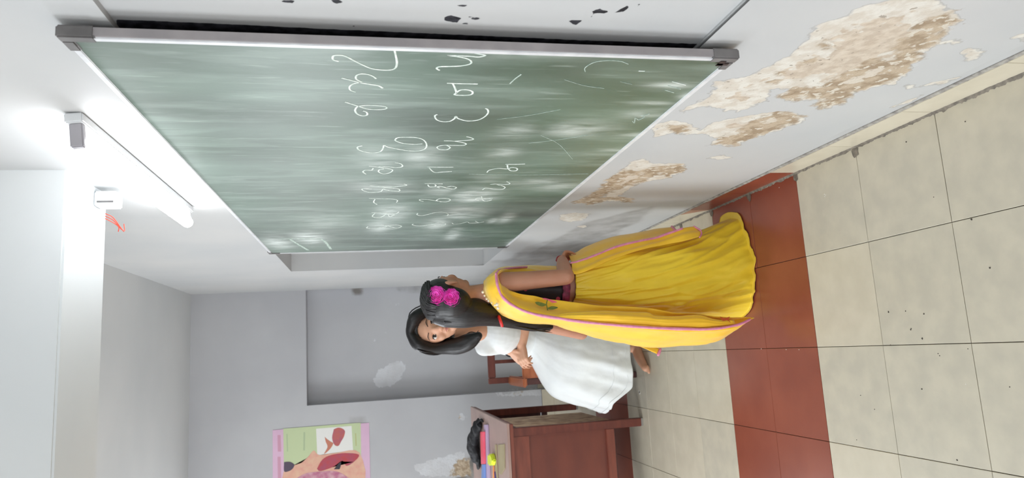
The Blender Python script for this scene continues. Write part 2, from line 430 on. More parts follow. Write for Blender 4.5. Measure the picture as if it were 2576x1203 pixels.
DARK2 = [[(705, 0), (740, 0), (738, 8), (712, 6)], [(830, -2), (845, -5), (862, 5), (850, 10), (838, 6)], [(1118, 42), (1135, 38), (1160, 46), (1150, 58), (1130, 54), (1118, 52)],
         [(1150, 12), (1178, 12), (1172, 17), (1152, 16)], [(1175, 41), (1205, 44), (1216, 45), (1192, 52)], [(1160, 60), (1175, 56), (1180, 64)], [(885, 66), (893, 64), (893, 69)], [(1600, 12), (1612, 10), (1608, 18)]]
# recess of an older board: near y..NY, z RB..RT, 25 mm deep; deep window niche beyond
RB, RT, RD = 0.842, 1.912, 0.012
NY0, NY1, NB, NT, ND = 3.40, 4.56, 0.745, 1.985, 0.11
Vs, Fs = [], []
def yz(y0, y1, z0, z1, x=XW, st=None):
    st = st or max(y1-y0, z1-z0)
    add_panel(Vs, Fs, (x, y0, z0), (0, y1-y0, 0), (0, 0, z1-z0), max(1, round((y1-y0)/st)), max(1, round((z1-z0)/st)))
yz(YR, .85, 0, RB); yz(.85, 4.62, .09, RB, st=.0065) ; yz(.85, 4.62, 0, .09); yz(4.62, YF, 0, RB, st=.03)
yz(YR, NY0, RT, ZC, st=.06); yz(NY0, YF, NT, ZC, st=.06); yz(NY1, YF, RB, NT, st=.03)
yz(YR, .8, RB, RT, x=XW+RD); yz(.8, 1.9, RB, RT, x=XW+RD, st=.0065); yz(1.9, NY0, RB, RT, x=XW+RD, st=.05)
for z in (RB, RT): add_panel(Vs, Fs, (XW, YR, z), (0, NY0-YR, 0), (RD, 0, 0), 1, 1)
# niche
yz(NY0, NY1, NB, NT, x=XW+ND, st=.05)
add_panel(Vs, Fs, (XW, NY0, NT), (0, NY1-NY0, 0), (ND, 0, 0), 1, 1)
add_panel(Vs, Fs, (XW, NY0, NB), (0, NY1-NY0, 0), (ND, 0, 0), 1, 1)
add_panel(Vs, Fs, (XW, NY1, NB), (0, 0, NT-NB), (ND, 0, 0), 1, 1)
add_panel(Vs, Fs, (XW, NY0, NB), (0, 0, NT-NB), (ND, 0, 0), 1, 1)
me = bpy.data.meshes.new('wall_right'); me.from_pydata(Vs, [], Fs); me.update()
P = np.array(Vs)
# niche sill line cut: panels below run to RB while the niche goes to NB -> pull those vertices down
sel = (np.abs(P[:, 0]-XW) < 1e-6) & (P[:, 1] > NY0) & (P[:, 1] < NY1) & (P[:, 2] > NB) & (P[:, 2] < RB+1e-4)
P[sel, 2] = NB
Q = P[:, 1:3]
front = np.abs(P[:, 0]-XW) < 1e-6
def field(polys, s, ox, oy, plane, m_):
    f = np.full(len(P), -0.2)
    for pl in polys:
        pol = RP(pl, s, ox, oy, plane); a = np.array(pol)
        lo, hi = a.min(0)-.12, a.max(0)+.12
        k = m_ & (Q[:, 0] > lo[0]) & (Q[:, 0] < hi[0]) & (Q[:, 1] > lo[1]) & (Q[:, 1] < hi[1])
        if k.any(): f[k] = np.maximum(f[k], sdf(pol, Q[k]))
    return f
chal = field(CHALKY, *K6, XW, front); peel = field(PEEL, *K6, XW, front)
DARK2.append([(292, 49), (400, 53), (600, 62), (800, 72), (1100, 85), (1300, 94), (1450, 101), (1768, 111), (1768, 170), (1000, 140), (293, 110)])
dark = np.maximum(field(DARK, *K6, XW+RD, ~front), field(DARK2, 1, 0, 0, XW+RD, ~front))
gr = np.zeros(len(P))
for pl, a in GREY_STREAKS:
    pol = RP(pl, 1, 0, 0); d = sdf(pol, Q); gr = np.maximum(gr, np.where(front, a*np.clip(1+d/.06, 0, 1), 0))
# a soft grey band along the foot of the wall
gr = np.maximum(gr, np.where(front & (Q[:, 1] < .14), .32, 0))
for nme, arr in (('chalky', chal), ('peel', peel), ('dark', dark), ('greying', gr)):
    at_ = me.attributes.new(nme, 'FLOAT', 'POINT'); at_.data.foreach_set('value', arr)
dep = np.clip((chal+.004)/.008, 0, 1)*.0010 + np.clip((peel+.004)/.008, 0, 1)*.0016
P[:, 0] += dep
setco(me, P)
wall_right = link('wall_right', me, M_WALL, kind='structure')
# skirting of tiles along the right wall, cement bed above and the dirty joint below
base_r = boxobj('baseboard_right', (XSK+.0062, YR, 0), (XW+.002, YF, .099), M_GROUT, bev=0, kind='structure')
for r in range(-15, 14):
    ya, yb = Y0+r*S, min(Y0+(r+1)*S, YF)
    if yb-ya < .02: continue
    boxobj('skirting_tile', (XSK, ya+.0008, 0.0), (XSK+.0060, yb-.0008, .0985), M_RED if is_red(r) else M_TILE, base_r, bev=.0007)
def ribbon_rough(name, y0, y1, prof, m, parent, step=.006, seed=0, kind=None):
    n = int((y1-y0)/step); G = np.zeros((n+1, len(prof), 3))
    for i in range(n+1):
        y = y0+(y1-y0)*i/n
        for j, (x, z, a) in enumerate(prof):
            e = fbm((y, j*.37, seed), 28)*a + fbm((y, j*.9, seed+5), 90)*a*.6
            G[i, j] = (x+e, y, z+abs(e)*.3*(z > .001))
    return link(name, gridmesh(name, G), m, parent, smooth=True, kind=kind)
ribbon_rough('cement_bed', .7, YF-.02, [(XW+.003, .100, .0008), (XW+.001, .1075, .001), (XW-.003, .108, .0012), (XSK+.002, .104, .0014), (XSK+.0010, .0975, .0008)], M_CEMENT, base_r)
ribbon_rough('cement_joint', .7, YF-.02, [(XSK+.001, .007, .002), (XSK-.002, .0025, .0015), (XSK-.005, .0014, .005), (XSK-.008, -.001, .007)], M_CEMENT2, base_r, seed=9)
bm = bmesh.new()     # cement blots at the joints
for r in (1, 2, 3, 4, 5):
    c = Vector((XSK-.014, Y0+r*S, .0012)); k = 14
    vs = []
    for i in range(k):
        a = 6.283*i/k; rr = .011*(1+.7*random.random())
        vs.append(bm.verts.new((min(c.x+math.cos(a)*rr*1.3, XSK-.001), c.y+math.sin(a)*rr, c.z)))
    bm.faces.new(vs)
from_bm('cement_blot', bm, M_CEMENT2, base_r, kind='stuff')
# brown triangle at the end of the red skirting
yj = Y0+4*S
bm = bmesh.new()
tri = [(XSK-.0006, yj, .001), (XSK-.0006, yj, .0975), (XSK-.0006, yj-.11, .0975)]
tr2 = [(XSK-.0006, yj, .001), (XSK-.0006, yj, .0975), (XSK-.0006, yj+.11, .0975)]
bm.faces.new([bm.verts.new(p) for p in tr2])
from_bm('skirting_tile', bm, M_BROWN, base_r, label='brown triangle on the skirting tile')

# ------------------------------------------------------------------ far wall with the blocked doorway
Vs, Fs = [], []
def xz(x0, x1, z0, z1, y=YF, st=.03):
    add_panel(Vs, Fs, (x0, y, z0), (x1-x0, 0, 0), (0, 0, z1-z0), max(1, round((x1-x0)/st)), max(1, round((z1-z0)/st)))
DX0, DX1, DZ, DD = -.338, XW+.02, 2.005, .13
WX0, WX1, WZ0, WZ1 = -3.6, -1.5, 1.5, 2.5      # far wall window, out of view, added for the board's glare
xz(XL, WX0, 0, ZC, st=.2); xz(WX0, WX1, 0, WZ0, st=.2); xz(WX0, WX1, WZ1, ZC, st=.2); xz(WX1, DX0, 0, ZC); xz(DX0, DX1, DZ, ZC)
xz(DX0, DX1, 0, DZ, y=YF+DD)
add_panel(Vs, Fs, (DX0, YF, 0), (0, DD, 0), (0, 0, DZ), 1, 1); add_panel(Vs, Fs, (DX1, YF, 0), (0, DD, 0), (0, 0, DZ), 1, 1)
add_panel(Vs, Fs, (DX0, YF, DZ), (DX1-DX0, 0, 0), (0, DD, 0), 1, 1)
me = bpy.data.meshes.new('wall_far'); me.from_pydata(Vs, [], Fs); me.update()
P = np.array(Vs); Q = P[:, [0, 2]]
def FP(pts): return [(p.x, p.z) for p in (at(a, b, YF) for a, b in pts)]
def blob(cx, cy, r, n=9):
    return [(cx+math.cos(6.283*i/n)*r*random.uniform(.6, 1.2), cy+math.sin(6.283*i/n)*r*random.uniform(.6, 1.2)) for i in range(n)]
def field2(polys):
    f = np.full(len(P), -0.2)
    for pl in polys: f = np.maximum(f, sdf(FP(pl), Q))
    return f
chal = field2([[(930, 965), (950, 930), (985, 910), (1010, 905), (1030, 920), (1010, 960), (985, 978), (950, 980)], blob(898, 838, 7), blob(968, 838, 8), blob(942, 856, 6), blob(975, 748, 8), blob(1000, 765, 9),
               blob(905, 1083, 9), blob(985, 1110, 7), [(1100, 1150), (1170, 1130), (1180, 1203), (1060, 1203), (1030, 1170)], [(1145, 1045), (1165, 1035), (1180, 1050), (1160, 1065)], [(1240, 985), (1365, 975), (1365, 1000), (1250, 1000)]]+[blob(1010+14*i, 740+random.uniform(-9, 9), 5) for i in range(5)])-.012
peel = field2([[(1290, 985), (1325, 978), (1330, 992), (1295, 997)], [(1150, 1150), (1185, 1148), (1190, 1203), (1120, 1203)], blob(1158, 1050, 8), blob(1062, 1195, 6)])-.012
gr = np.zeros(len(P))
for pl, a in (([(1000, 720), (1020, 716), (1200, 712), (1200, 730), (1010, 730)], .5), ([(890, 722), (905, 720), (905, 732), (892, 732)], 1.), ([(1160, 1165), (1200, 1150), (1200, 1203), (1150, 1203)], .8),
              ([(880, 1052), (915, 1050), (915, 1062), (880, 1062)], .5)):
    gr = np.maximum(gr, a*np.clip(1+sdf(FP(pl), Q)/.05, 0, 1))
for nme, arr in (('chalky', chal), ('peel', peel), ('dark', np.full(len(P), -.2)), ('greying', gr)):
    at_ = me.attributes.new(nme, 'FLOAT', 'POINT'); at_.data.foreach_set('value', arr)
wall_far = link('wall_far', me, M_FARWALL, kind='structure')
base_f = boxobj('baseboard_far', (XL, YF-.010, 0), (DX0, YF+.001, .099), M_GROUT, bev=0, kind='structure')
x = DX0
while x > XL+.4:
    boxobj('skirting_tile', (x-S+.0008, YF-.021, 0), (x-.0008, YF-.0105, .0985), M_TILE, base_f, bev=.0007); x -= S
x = XW-.01
while x > DX0+.02:
    boxobj('skirting_tile', (max(x-S, DX0+.002)+.0008, YF+DD-.012, 0), (x-.0008, YF+DD-.001, .0985), M_TILE, base_f, bev=.0007); x -= S
boxobj('trim_1', (DX0, YF, -.004), (DX1, YF+DD, 0.0), M_TILE, bev=0, kind='structure')

# ------------------------------------------------------------------ ceiling, beam and the unseen walls (with added window openings)
boxobj('ceiling', (XL-.1, YR-.1, ZC), (XW+.2, YF+.2, ZC+.1), M_CEIL, bev=0, kind='structure')
boxobj('trim_2', (XL, 2.105, 2.33), (XW+.01, 2.41, ZC+.01), M_CEIL, bev=.006, kind='structure')['label'] = 'concrete ceiling beam'
def pierced(name, axis, at0, th, a0, a1, holes, m):
    """wall slab with rectangular holes; axis 'x' = plane x const"""
    bm = bmesh.new()
    xs = sorted({a0, a1, *[h[0] for h in holes], *[h[1] for h in holes]})
    for u0, u1 in zip(xs, xs[1:]):
        hs = [h for h in holes if h[0] <= u0 and h[1] >= u1]
        spans = [(0, ZC)] if not hs else [(0, hs[0][2]), (hs[0][3], ZC)]
        for z0, z1 in spans:
            if axis == 'x': box(bm, (at0, u0, z0), (at0+th, u1, z1))
            else: box(bm, (u0, at0, z0), (u1, at0+th, z1))
    return from_bm(name, bm, m, kind='structure')
pierced('wall_left', 'x', XL-.12, .12, YR, YF, [(-1.25, .45, .95, 2.3), (1.75, 3.45, .95, 2.3)], M_CEIL)
pierced('wall_rear', 'y', YR-.12, .12, XL, XW+.2, [(-3.4, -1.0, .95, 2.3)], M_CEIL)
def window(n, p0, p1, axis):
    root = thing('window_%d' % n, '', ''); del root['label']; del root['category']; root['kind'] = 'structure'
    (u0, u1, z0, z1, c) = p0
    bmf = bmesh.new()
    def b_(ua, ub, za, zb, d=.03):
        if axis == 'x': box(bmf, (c-d, ua, za), (c+d, ub, zb))
        else: box(bmf, (ua, c-d, za), (ub, c+d, zb))
    b_(u0, u0+.05, z0, z1); b_(u1-.05, u1, z0, z1); b_(u0, u1, z0, z0+.05); b_(u0, u1, z1-.05, z1)
    from_bm('window_frame', bmf, M_WOODD, root)
    k = 7
    for i in range(1, k):
        u = u0+(u1-u0)*i/k; b = bmesh.new()
        q = ((c, u, z0+.04), (c, u, z1-.04)) if axis == 'x' else ((u, c, z0+.04), (u, c, z1-.04))
        tube(b, q, .006, 8, 1, False); from_bm('window_bar', b, M_WOODD, root)
window(1, (-1.25, .45, .95, 2.3, XL-.06), None, 'x'); window(2, (1.75, 3.45, .95, 2.3, XL-.06), None, 'x'); window(3, (-3.4, -1.0, .95, 2.3, YR-.06), None, 'y'); window(4, (WX0, WX1, WZ0, WZ1, YF+.06), None, 'y')  # unseen windows, added as light sources

# ------------------------------------------------------------------ tube lights
M_TUBE = mat('tube_glow', (255, 255, 255), 0.4, emit=((.95, .98, 1.0), 24))
M_TUBE2 = mat('tube_glow_soft', (255, 255, 255), 0.4, emit=((.97, .99, 1.0), 16))
M_HOLD = mat('holder_grey', (176, 174, 180), .5)
M_BATTEN = mat('batten_white', (225, 228, 230), 0.5, (216, 219, 222), 8)
def tubelight(label, p, q, off, m, group=None):
    """batten from p to q, the tube held off it by the vector off"""
    p, q, off = Vector(p), Vector(q), Vector(off); root = thing('tube_light', label, 'lamp', p, group)
    d = (q-p).normalized(); n = off.normalized(); s = d.cross(n)
    M = Matrix(((d.x, s.x, n.x, p.x), (d.y, s.y, n.y, p.y), (d.z, s.z, n.z, p.z), (0, 0, 0, 1)))
    L_ = (q-p).length
    boxobj('batten', (-.01, -.019, 0), (L_+.01, .019, .022), M_BATTEN, root, .003, M)
    h = off.length
    for x0 in (0.0, L_-.022): boxobj('tube_holder', (x0, -.014, .020), (x0+.020, .014, h+(.016 if x0 == 0 else -.012)), M_HOLD if x0 == 0 and group is None else M_BATTEN, root, .003, M)
    b = bmesh.new(); tube(b, [M @ Vector((.024, 0, h)), M @ Vector((L_-.010, 0, h))], .0185, 20, 1, True)
    from_bm('tube', b, m, root, smooth=True)
    return root
a, b2 = onx(183, 352, XW-.062), onx(470, 561, XW-.062)
zt = (a.z+b2.z)/2
tubelight('glowing tube light fixed to the wall above the chalkboard', (XW-.002, a.y, zt), (XW-.002, b2.y, zt), (-.060, 0, -.006), M_TUBE)
for i, (x, y) in enumerate(ADDED_LAMPS):
    tubelight('added ceiling tube light ' + ('nearest the side window close to the camera', 'over the desk side of the room', 'behind the camera', 'against the window wall')[i], (x, y, ZC-.001), (x, y+1.2, ZC-.001), (0, 0, -.05), M_TUBE2, 'added ceiling tube lights')
# round junction box with red wires hanging under the beam
jb = thing('junction_box', 'small grey ceiling junction box with red wires beneath the beam', 'junction box', (0.50, 2.36, 2.33))
boxobj('box_body', (.515, 2.30, 2.266), (.562, 2.36, 2.3295), M_BATTEN, jb, .004)
boxobj('slot', (.525, 2.298, 2.274), (.530, 2.3010, 2.320), M_CAP, jb, 0)
M_REDW = mat('red_wire', (215, 70, 50), .5)
for k in range(3):
    b = bmesh.new(); s = k*.008
    tube(b, [(.49+s, 2.38, 2.322), (.48+s, 2.40, 2.305), (.468-s, 2.41, 2.292-s), (.455+s*1.5, 2.42, 2.296-s)], .0015, 8, 3)
    from_bm('wire', b, M_REDW, jb, True)

# ------------------------------------------------------------------ chalkboard
XB = 0.5465; BY0, BY1, BZ0, BZ1 = 1.174, 3.584, 0.778, 1.983
board = thing('chalkboard', 'large green chalkboard in aluminium frame covered with rows of chalk letters', 'chalkboard', (XB, (BY0+BY1)/2, BZ0))
def board_mat():
    m = mat('green_chalkboard', (46, 84, 60), 0.6, (34, 66, 46), 3, 1, 0.0003, 120, spec=0.5, detail=6, coat=1.0)
    nt = m.node_tree; L = nt.links; b = nt.nodes['Principled BSDF']; src = b.inputs['Base Color'].links[0].from_socket
    b.inputs['Coat IOR'].default_value = 1.68; b.inputs['Coat Roughness'].default_value = 0.42
    geo = [n for n in nt.nodes if n.type == 'NEW_GEOMETRY'][0].outputs['Position']
    def streak(scale, rot, s, lo, hi, det=6):
        mp = nt.nodes.new('ShaderNodeMapping'); mp.inputs['Scale'].default_value = scale; mp.inputs['Rotation'].default_value = rot
        L.new(geo, mp.inputs['Vector'])
        n = nt.nodes.new('ShaderNodeTexNoise'); n.inputs['Scale'].default_value = s; n.inputs['Detail'].default_value = det; n.inputs['Distortion'].default_value = .3
        L.new(mp.outputs['Vector'], n.inputs['Vector'])
        r = nt.nodes.new('ShaderNodeMapRange'); r.inputs['From Min'].default_value = lo; r.inputs['From Max'].default_value = hi
        L.new(n.outputs['Fac'], r.inputs['Value']); return r.outputs['Result']
    def mulf(a, v):
        n = nt.nodes.new('ShaderNodeMath'); n.operation = 'MULTIPLY'; L.new(a, n.inputs[0])
        if isinstance(v, float): n.inputs[1].default_value = v
        else: L.new(v, n.inputs[1])
        return n.outputs[0]
    def mix(f, a, c):
        x = nt.nodes.new('ShaderNodeMix'); x.data_type = 'RGBA'; L.new(f, x.inputs[0]); L.new(a, x.inputs[6]); x.inputs[7].default_value = (*lin(c), 1); return x.outputs[2]
    dust = streak((1, 1.0, .28), (0.12, 0, 0), 5.0, .38, .76)
    c = mix(mulf(dust, .42), src, (140, 164, 152))
    wipe = streak((1, 2.6, .5), (-0.5, 0, 0), 7.0, .50, .72)
    c = mix(mulf(wipe, .26), c, (168, 188, 178))
    fine = streak((1, 5.0, .5), (-0.35, 0, 0), 16.0, .60, .78)
    c = mix(mulf(fine, .32), c, (190, 205, 196))
    at_ = nt.nodes.new('ShaderNodeAttribute'); at_.attribute_name = 'smudge'
    sm = streak((1, 2.0, .7), (0.2, 0, 0), 14.0, .24, .62)
    c = mix(mulf(at_.outputs['Fac'], sm), c, (205, 216, 210))
    L.new(c, b.inputs['Base Color'])
    return m
M_BOARD = board_mat()
NYb, NZb = 240, 120
Ag, Bg = np.meshgrid(np.linspace(BY0+.008, BY1-.008, NYb+1), np.linspace(BZ0+.008, BZ1-.008, NZb+1), indexing='ij')
G = np.stack([np.full_like(Ag, XB), Ag, Bg], -1)
me = gridmesh('writing_surface', G)
P = coords(me); sm = np.zeros(len(P))
def smudge(px, py, ry, rz, a, ang=0.0):
    global sm
    p = onx(px, py, XB); dy, dz = P[:, 1]-p.y, P[:, 2]-p.z
    u = dy*math.cos(ang)+dz*math.sin(ang); v = -dy*math.sin(ang)+dz*math.cos(ang)
    sm = np.maximum(sm, a*np.exp(-((u/ry)**2+(v/rz)**2)))
for s_ in [(1270, 385, .05, .04, .55), (1060, 395, .09, .05, .5), (950, 400, .12, .06, .35), (1195, 492, .10, .07, .9), (1165, 535, .12, .08, .9), (1190, 500, .05, .04, .9), (1275, 548, .1, .03, .8), (1240, 555, .05, .02, .9),
           (1460, 325, .05, .08, .55), (1440, 330, .04, .06, .6), (1300, 330, .05, .05, .35), (960, 470, .1, .1, .35), (985, 535, .14, .06, .7), (1100, 565, .16, .05, .7), (960, 570, .14, .05, .6), (1140, 590, .14, .03, .8),
           (1560, 380, .04, .06, .4), (1620, 290, .03, .05, .45), (1690, 215, .015, .05, .6), (1640, 260, .012, .05, .5), (1600, 340, .02, .05, .5), (1730, 240, .02, .02, .5), (1350, 460, .06, .1, .4), (1400, 470, .06, .09, .4),
           (1350, 130, .03, .1, .35), (1260, 130, .03, .08, .3), (700, 612, .16, .06, .7), (780, 600, .16, .07, .8), (820, 560, .2, .1, .25), (1290, 610, .12, .03, .5), (1110, 480, .08, .05, .4), (1230, 450, .05, .05, .3)]: smudge(*s_)
at_ = me.attributes.new('smudge', 'FLOAT', 'POINT'); at_.data.foreach_set('value', np.clip(sm*1.5, 0, 1))
link('writing_surface', me, M_BOARD, board, smooth=True)
boxobj('backing', (XB+.002, BY0+.01, BZ0+.01), (XB+.013, BY1-.01, BZ1-.01), M_CAPD, board, 0)
FW = .013
def rail(y0, y1, z0, z1):
    bm = bmesh.new(); box(bm, (XB-.0025, y0, z0), (XB+.0140, y1, z1), .0015); from_bm('frame_rail', bm, M_ALU, board)
rail(BY0, BY0+FW, BZ0+.035, BZ1-.035); rail(BY1-FW, BY1, BZ0+.035, BZ1-.035)
rail(BY0+.035, BY1-.035, BZ0, BZ0+FW); rail(BY0+.035, BY1-.035, BZ1-FW, BZ1)
# grey outer lip of the near stile and a raised double bead on the long rails
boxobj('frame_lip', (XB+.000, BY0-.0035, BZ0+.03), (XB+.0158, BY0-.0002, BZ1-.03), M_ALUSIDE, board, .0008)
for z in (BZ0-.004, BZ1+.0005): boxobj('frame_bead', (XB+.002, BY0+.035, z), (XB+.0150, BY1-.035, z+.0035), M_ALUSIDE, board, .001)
for (y, sy) in ((BY0, 1), (BY1, -1)):
    for (z, sz) in ((BZ0, 1), (BZ1, -1)):
        bm = bmesh.new()
        def bb(x0, x1, ya, yb, za, zb, bv=.003):
            box(bm, (x0, min(y+sy*ya, y+sy*yb), min(z+sz*za, z+sz*zb)), (x1, max(y+sy*ya, y+sy*yb), max(z+sz*za, z+sz*zb)), bv)
        bb(XB-.004, XB+.0178, -.006, .016, -.006, .052); bb(XB-.0036, XB+.0174, .0145, .052, -.0056, .0156)
        from_bm('corner_cap', bm, M_CAP, board)
        bm = bmesh.new(); bb(XB-.0052, XB-.0035, .006, .03, .017, .030, .0006); bb(XB-.0052, XB-.0035, .016, .026, .006, .03, .0006)
        if sy > 0 and sz > 0: from_bm('corner_cap', bm, M_CAPD, board, label='dark broken gap in the corner cap')
        else: bm.free()
# chalk writing: strokes as thin raised bands on the board
SP = (2.227, 800, 80)
LET = [
 [[(115, 165), (85, 155), (85, 135), (110, 130), (150, 135), (200, 160), (250, 185), (300, 205), (360, 213), (410, 212), (435, 200), (442, 170), (435, 130), (428, 100)]],
 [[(130, 258), (180, 270), (240, 285), (300, 295), (340, 302), (362, 315)], [(245, 280), (215, 265), (215, 245), (240, 235), (280, 238), (310, 250), (325, 262)], [(240, 282), (200, 290), (178, 305), (180, 325), (210, 337)]],
 [[(150, 392), (200, 408), (270, 430), (330, 435), (370, 433), (385, 427), (375, 418), (320, 412), (260, 412), (220, 420), (208, 440), (220, 460), (250, 470), (275, 465), (272, 450), (250, 442)]],
 [[(585, 627), (540, 630), (480, 625), (445, 615), (432, 605), (450, 592), (500, 590), (550, 592), (590, 605), (608, 630), (600, 655), (560, 667), (500, 665), (440, 655), (390, 645), (370, 635), (365, 650), (350, 670), (310, 678), (260, 672), (228, 660), (222, 645), (250, 638)]],
 [[(430, 732), (465, 740), (472, 755), (440, 760), (380, 755), (340, 755)], [(285, 752), (330, 757), (390, 765), (418, 775), (400, 790), (365, 795), (340, 785), (345, 772), (370, 768)], [(310, 762), (300, 775), (265, 775), (252, 785), (268, 797)]],
 [[(290, 862), (360, 868), (430, 868), (495, 860), (480, 852)], [(355, 870), (400, 875), (450, 880), (455, 892), (420, 892), (380, 885), (365, 880), (350, 895), (300, 900), (255, 890), (250, 878), (300, 880)]],
 [[(285, 933), (350, 935), (420, 937), (445, 945), (440, 955)], [(320, 937), (312, 955), (330, 967)]],
 [[(300, 1012), (360, 1015), (430, 1020), (455, 1008)], [(320, 1015), (305, 1035), (340, 1042), (370, 1030), (390, 1015), (400, 1035), (430, 1025)]],
 [[(280, 1090), (275, 1100), (320, 1100), (370, 1095), (400, 1085), (440, 1082), (468, 1090), (440, 1100), (400, 1090), (350, 1080)]],
 [[(680, 215), (665, 205), (680, 195), (740, 193), (800, 190), (850, 180), (858, 165), (835, 150), (780, 138), (722, 132)], [(722, 132), (780, 133), (850, 136), (900, 140), (937, 132), (910, 125), (875, 118)]],
 [[(722, 287), (800, 290), (895, 292)], [(755, 290), (765, 310), (775, 340), (765, 352), (820, 355), (860, 350), (865, 335), (840, 325), (800, 325), (775, 340)]],
 [[(670, 462), (655, 470), (665, 492), (700, 503), (740, 500), (765, 485), (772, 473), (785, 485), (830, 498), (890, 495), (930, 478), (952, 455), (950, 435), (935, 428)]],
 [[(705, 610), (760, 612), (810, 620), (830, 628), (815, 635), (760, 635), (700, 635), (668, 645), (680, 658), (720, 660), (740, 648), (720, 635)], [(760, 612), (830, 608), (870, 602), (855, 592), (830, 587)]],
 [[(612, 757), (680, 758), (758, 758)], [(622, 760), (640, 780), (660, 788), (700, 785), (750, 782)]],
 [[(598, 850), (640, 850), (698, 852)], [(615, 855), (625, 868), (660, 865), (655, 855)], [(680, 875), (670, 868), (690, 865), (720, 875), (760, 880), (775, 872), (750, 865), (725, 868)]],
 [[(590, 950), (570, 945), (575, 938), (620, 940), (680, 950), (720, 952), (742, 942), (720, 933), (680, 935), (665, 945), (690, 953)]],
 [[(560, 1015), (555, 1025), (580, 1030), (620, 1022), (660, 1012), (700, 1010), (728, 1020), (725, 1030)]],
 [[(535, 1075), (530, 1082), (570, 1088), (620, 1082), (680, 1070), (715, 1075), (700, 1085), (650, 1085)]],
 [[(1050, 742), (1110, 742), (1160, 740)], [(947, 788), (960, 775), (1010, 765), (1060, 768), (1085, 760), (1115, 765), (1110, 778), (1080, 778), (1065, 765), (1060, 745)]],
 [[(965, 855), (1000, 852), (1050, 855), (1075, 850), (1055, 837)], [(1000, 855), (1030, 862), (1048, 872), (1030, 882), (980, 880), (940, 875), (922, 885)]],
 [[(900, 945), (883, 938), (900, 930), (940, 935), (980, 932)], [(915, 920), (925, 945), (950, 948), (975, 940)]],
 [[(750, 1070), (760, 1077), (800, 1075), (835, 1065), (850, 1072), (890, 1070), (930, 1065)], [(880, 1060), (900, 1070)]],
]
M_CHALK2 = mat('chalk_faint', (196, 208, 200), 0.9, (150, 170, 158), 90)
def stroke(bm, pts, wd):
    C = cr(pts, 5); T = np.gradient(C, axis=0); T /= np.linalg.norm(T, axis=1, keepdims=True)+1e-9
    N = np.stack([-T[:, 1], T[:, 0]], 1); n = len(C); rows = []
    for i in range(n):
        ww = wd*(.65+.35*math.sin(math.pi*min(1, (i+1)/5)/1)**.5 if i < 4 else 1)*(1+.25*fbm((C[i, 0]*9, C[i, 1]*9, 0)))
        rows.append([bm.verts.new((XB-h, C[i, 0]+N[i, 0]*s*ww, C[i, 1]+N[i, 1]*s*ww)) for s, h in ((-1, .0003), (-.6, .0009), (.6, .0009), (1, .0003))])
    for a, b_ in zip(rows, rows[1:]):
        for j in range(3): bm.faces.new((a[j], a[j+1], b_[j+1], b_[j]))
def onboard(pts, s, ox, oy):
    return [(q.y, q.z) for q in (onx(ox+a/s, oy+b_/s, XB) for a, b_ in pts)]
for L_ in LET:
    bm = bmesh.new()
    for st in L_: stroke(bm, onboard(st, *SP), .0021)
    from_bm('chalk_letter', bm, M_CHALK, board)
for L_, wd, mt, sc_ in (([[(1075, 290), (1105, 262), (1140, 237)]], .0016, M_CHALK2, SP), ([[(370, 590), (380, 600), (385, 575), (400, 585), (430, 570), (410, 565), (440, 560), (455, 555)]], .0010, M_CHALK2, K6),
                        ([[(140, 350), (140, 330), (180, 305), (240, 295), (310, 298), (350, 312)]], .0009, M_CHALK2, K6), ([[(400, 346), (430, 347)]], .0016, M_CHALK, K6),
                        ([[(120, 165), (160, 195), (300, 278)]], .006, M_CHALK2, (4.01, 700, 560)), ([[(430, 165), (480, 200), (530, 268)]], .006, M_CHALK2, (4.01, 700, 560)), ([[(20, 170), (120, 160), (300, 165), (430, 162)]], .004, M_CHALK2, (4.01, 700, 560)),
                        ([[(860, 340), (905, 362), (940, 400)]], .0007, M_CHALK2, (1, 500, 0)), ([[(1420, 200), (1470, 215), (1520, 222)]], .0006, M_CHALK2, (1, 0, 0)), ([[(1330, 360), (1400, 352), (1480, 340)]], .0006, M_CHALK2, (1, 0, 0)),
                        ([[(1560, 205), (1590, 212)]], .0006, M_CHALK2, (1, 0, 0)), ([[(1690, 205), (1725, 214)]], .0012, M_CHALK, (1, 0, 0)), ([[(1680, 215), (1712, 224)]], .0010, M_CHALK2, (1, 0, 0)), ([[(1672, 226), (1695, 233)]], .0010, M_CHALK2, (1, 0, 0)),
                        ([[(1250, 300), (1330, 290), (1410, 275)]], .0006, M_CHALK2, (1, 0, 0)), ([[(1180, 438), (1330, 440), (1480, 437)]], .0008, M_CHALK2, (1, 0, 0))):
    bm = bmesh.new()
    for st in L_: stroke(bm, onboard(st, *sc_), wd)
    from_bm('chalk_mark', bm, mt, board)

# ------------------------------------------------------------------ poster on the far wall
poster = thing('poster', 'pink-bordered green anatomy poster taped to the far wall beyond the desk', 'poster', (-.70, YF-.004, 1.52))
px0, px1, pz0, pz1 = -1.02, -.505, 1.528, 2.262
yp = YF-.0035
paper = boxobj('paper', (px0, yp, pz0), (px1, yp+.002, pz1), mat('poster_pink', (216, 180, 205), .5, (208, 172, 198), 5), poster, 0)
def flat(name, pts, col, lay, parent=paper, s=6.953, ox=660, oy=1030, col2=None):
    bm = bmesh.new(); vs = []
    C = cr([*pts, pts[0]], 4)[:-1] if len(pts) > 5 else np.array(pts, float)
    for a, b_ in C:
        p = at(ox+a/s, oy+b_/s, yp); vs.append(bm.verts.new((p.x, yp-.0004*lay, p.z)))
    f = bm.faces.new(vs); bmesh.ops.triangulate(bm, faces=[f])
    return from_bm(name, bm, mat('print_'+name, col, .5, col2 or col, 20), parent)
flat('green_field', [(365, 340), (1720, 235), (1735, 1500), (385, 1500)], (188, 202, 160), 1)
flat('white_inset', [(940, 340), (1560, 290), (1590, 760), (960, 800)], (226, 226, 222), 2)
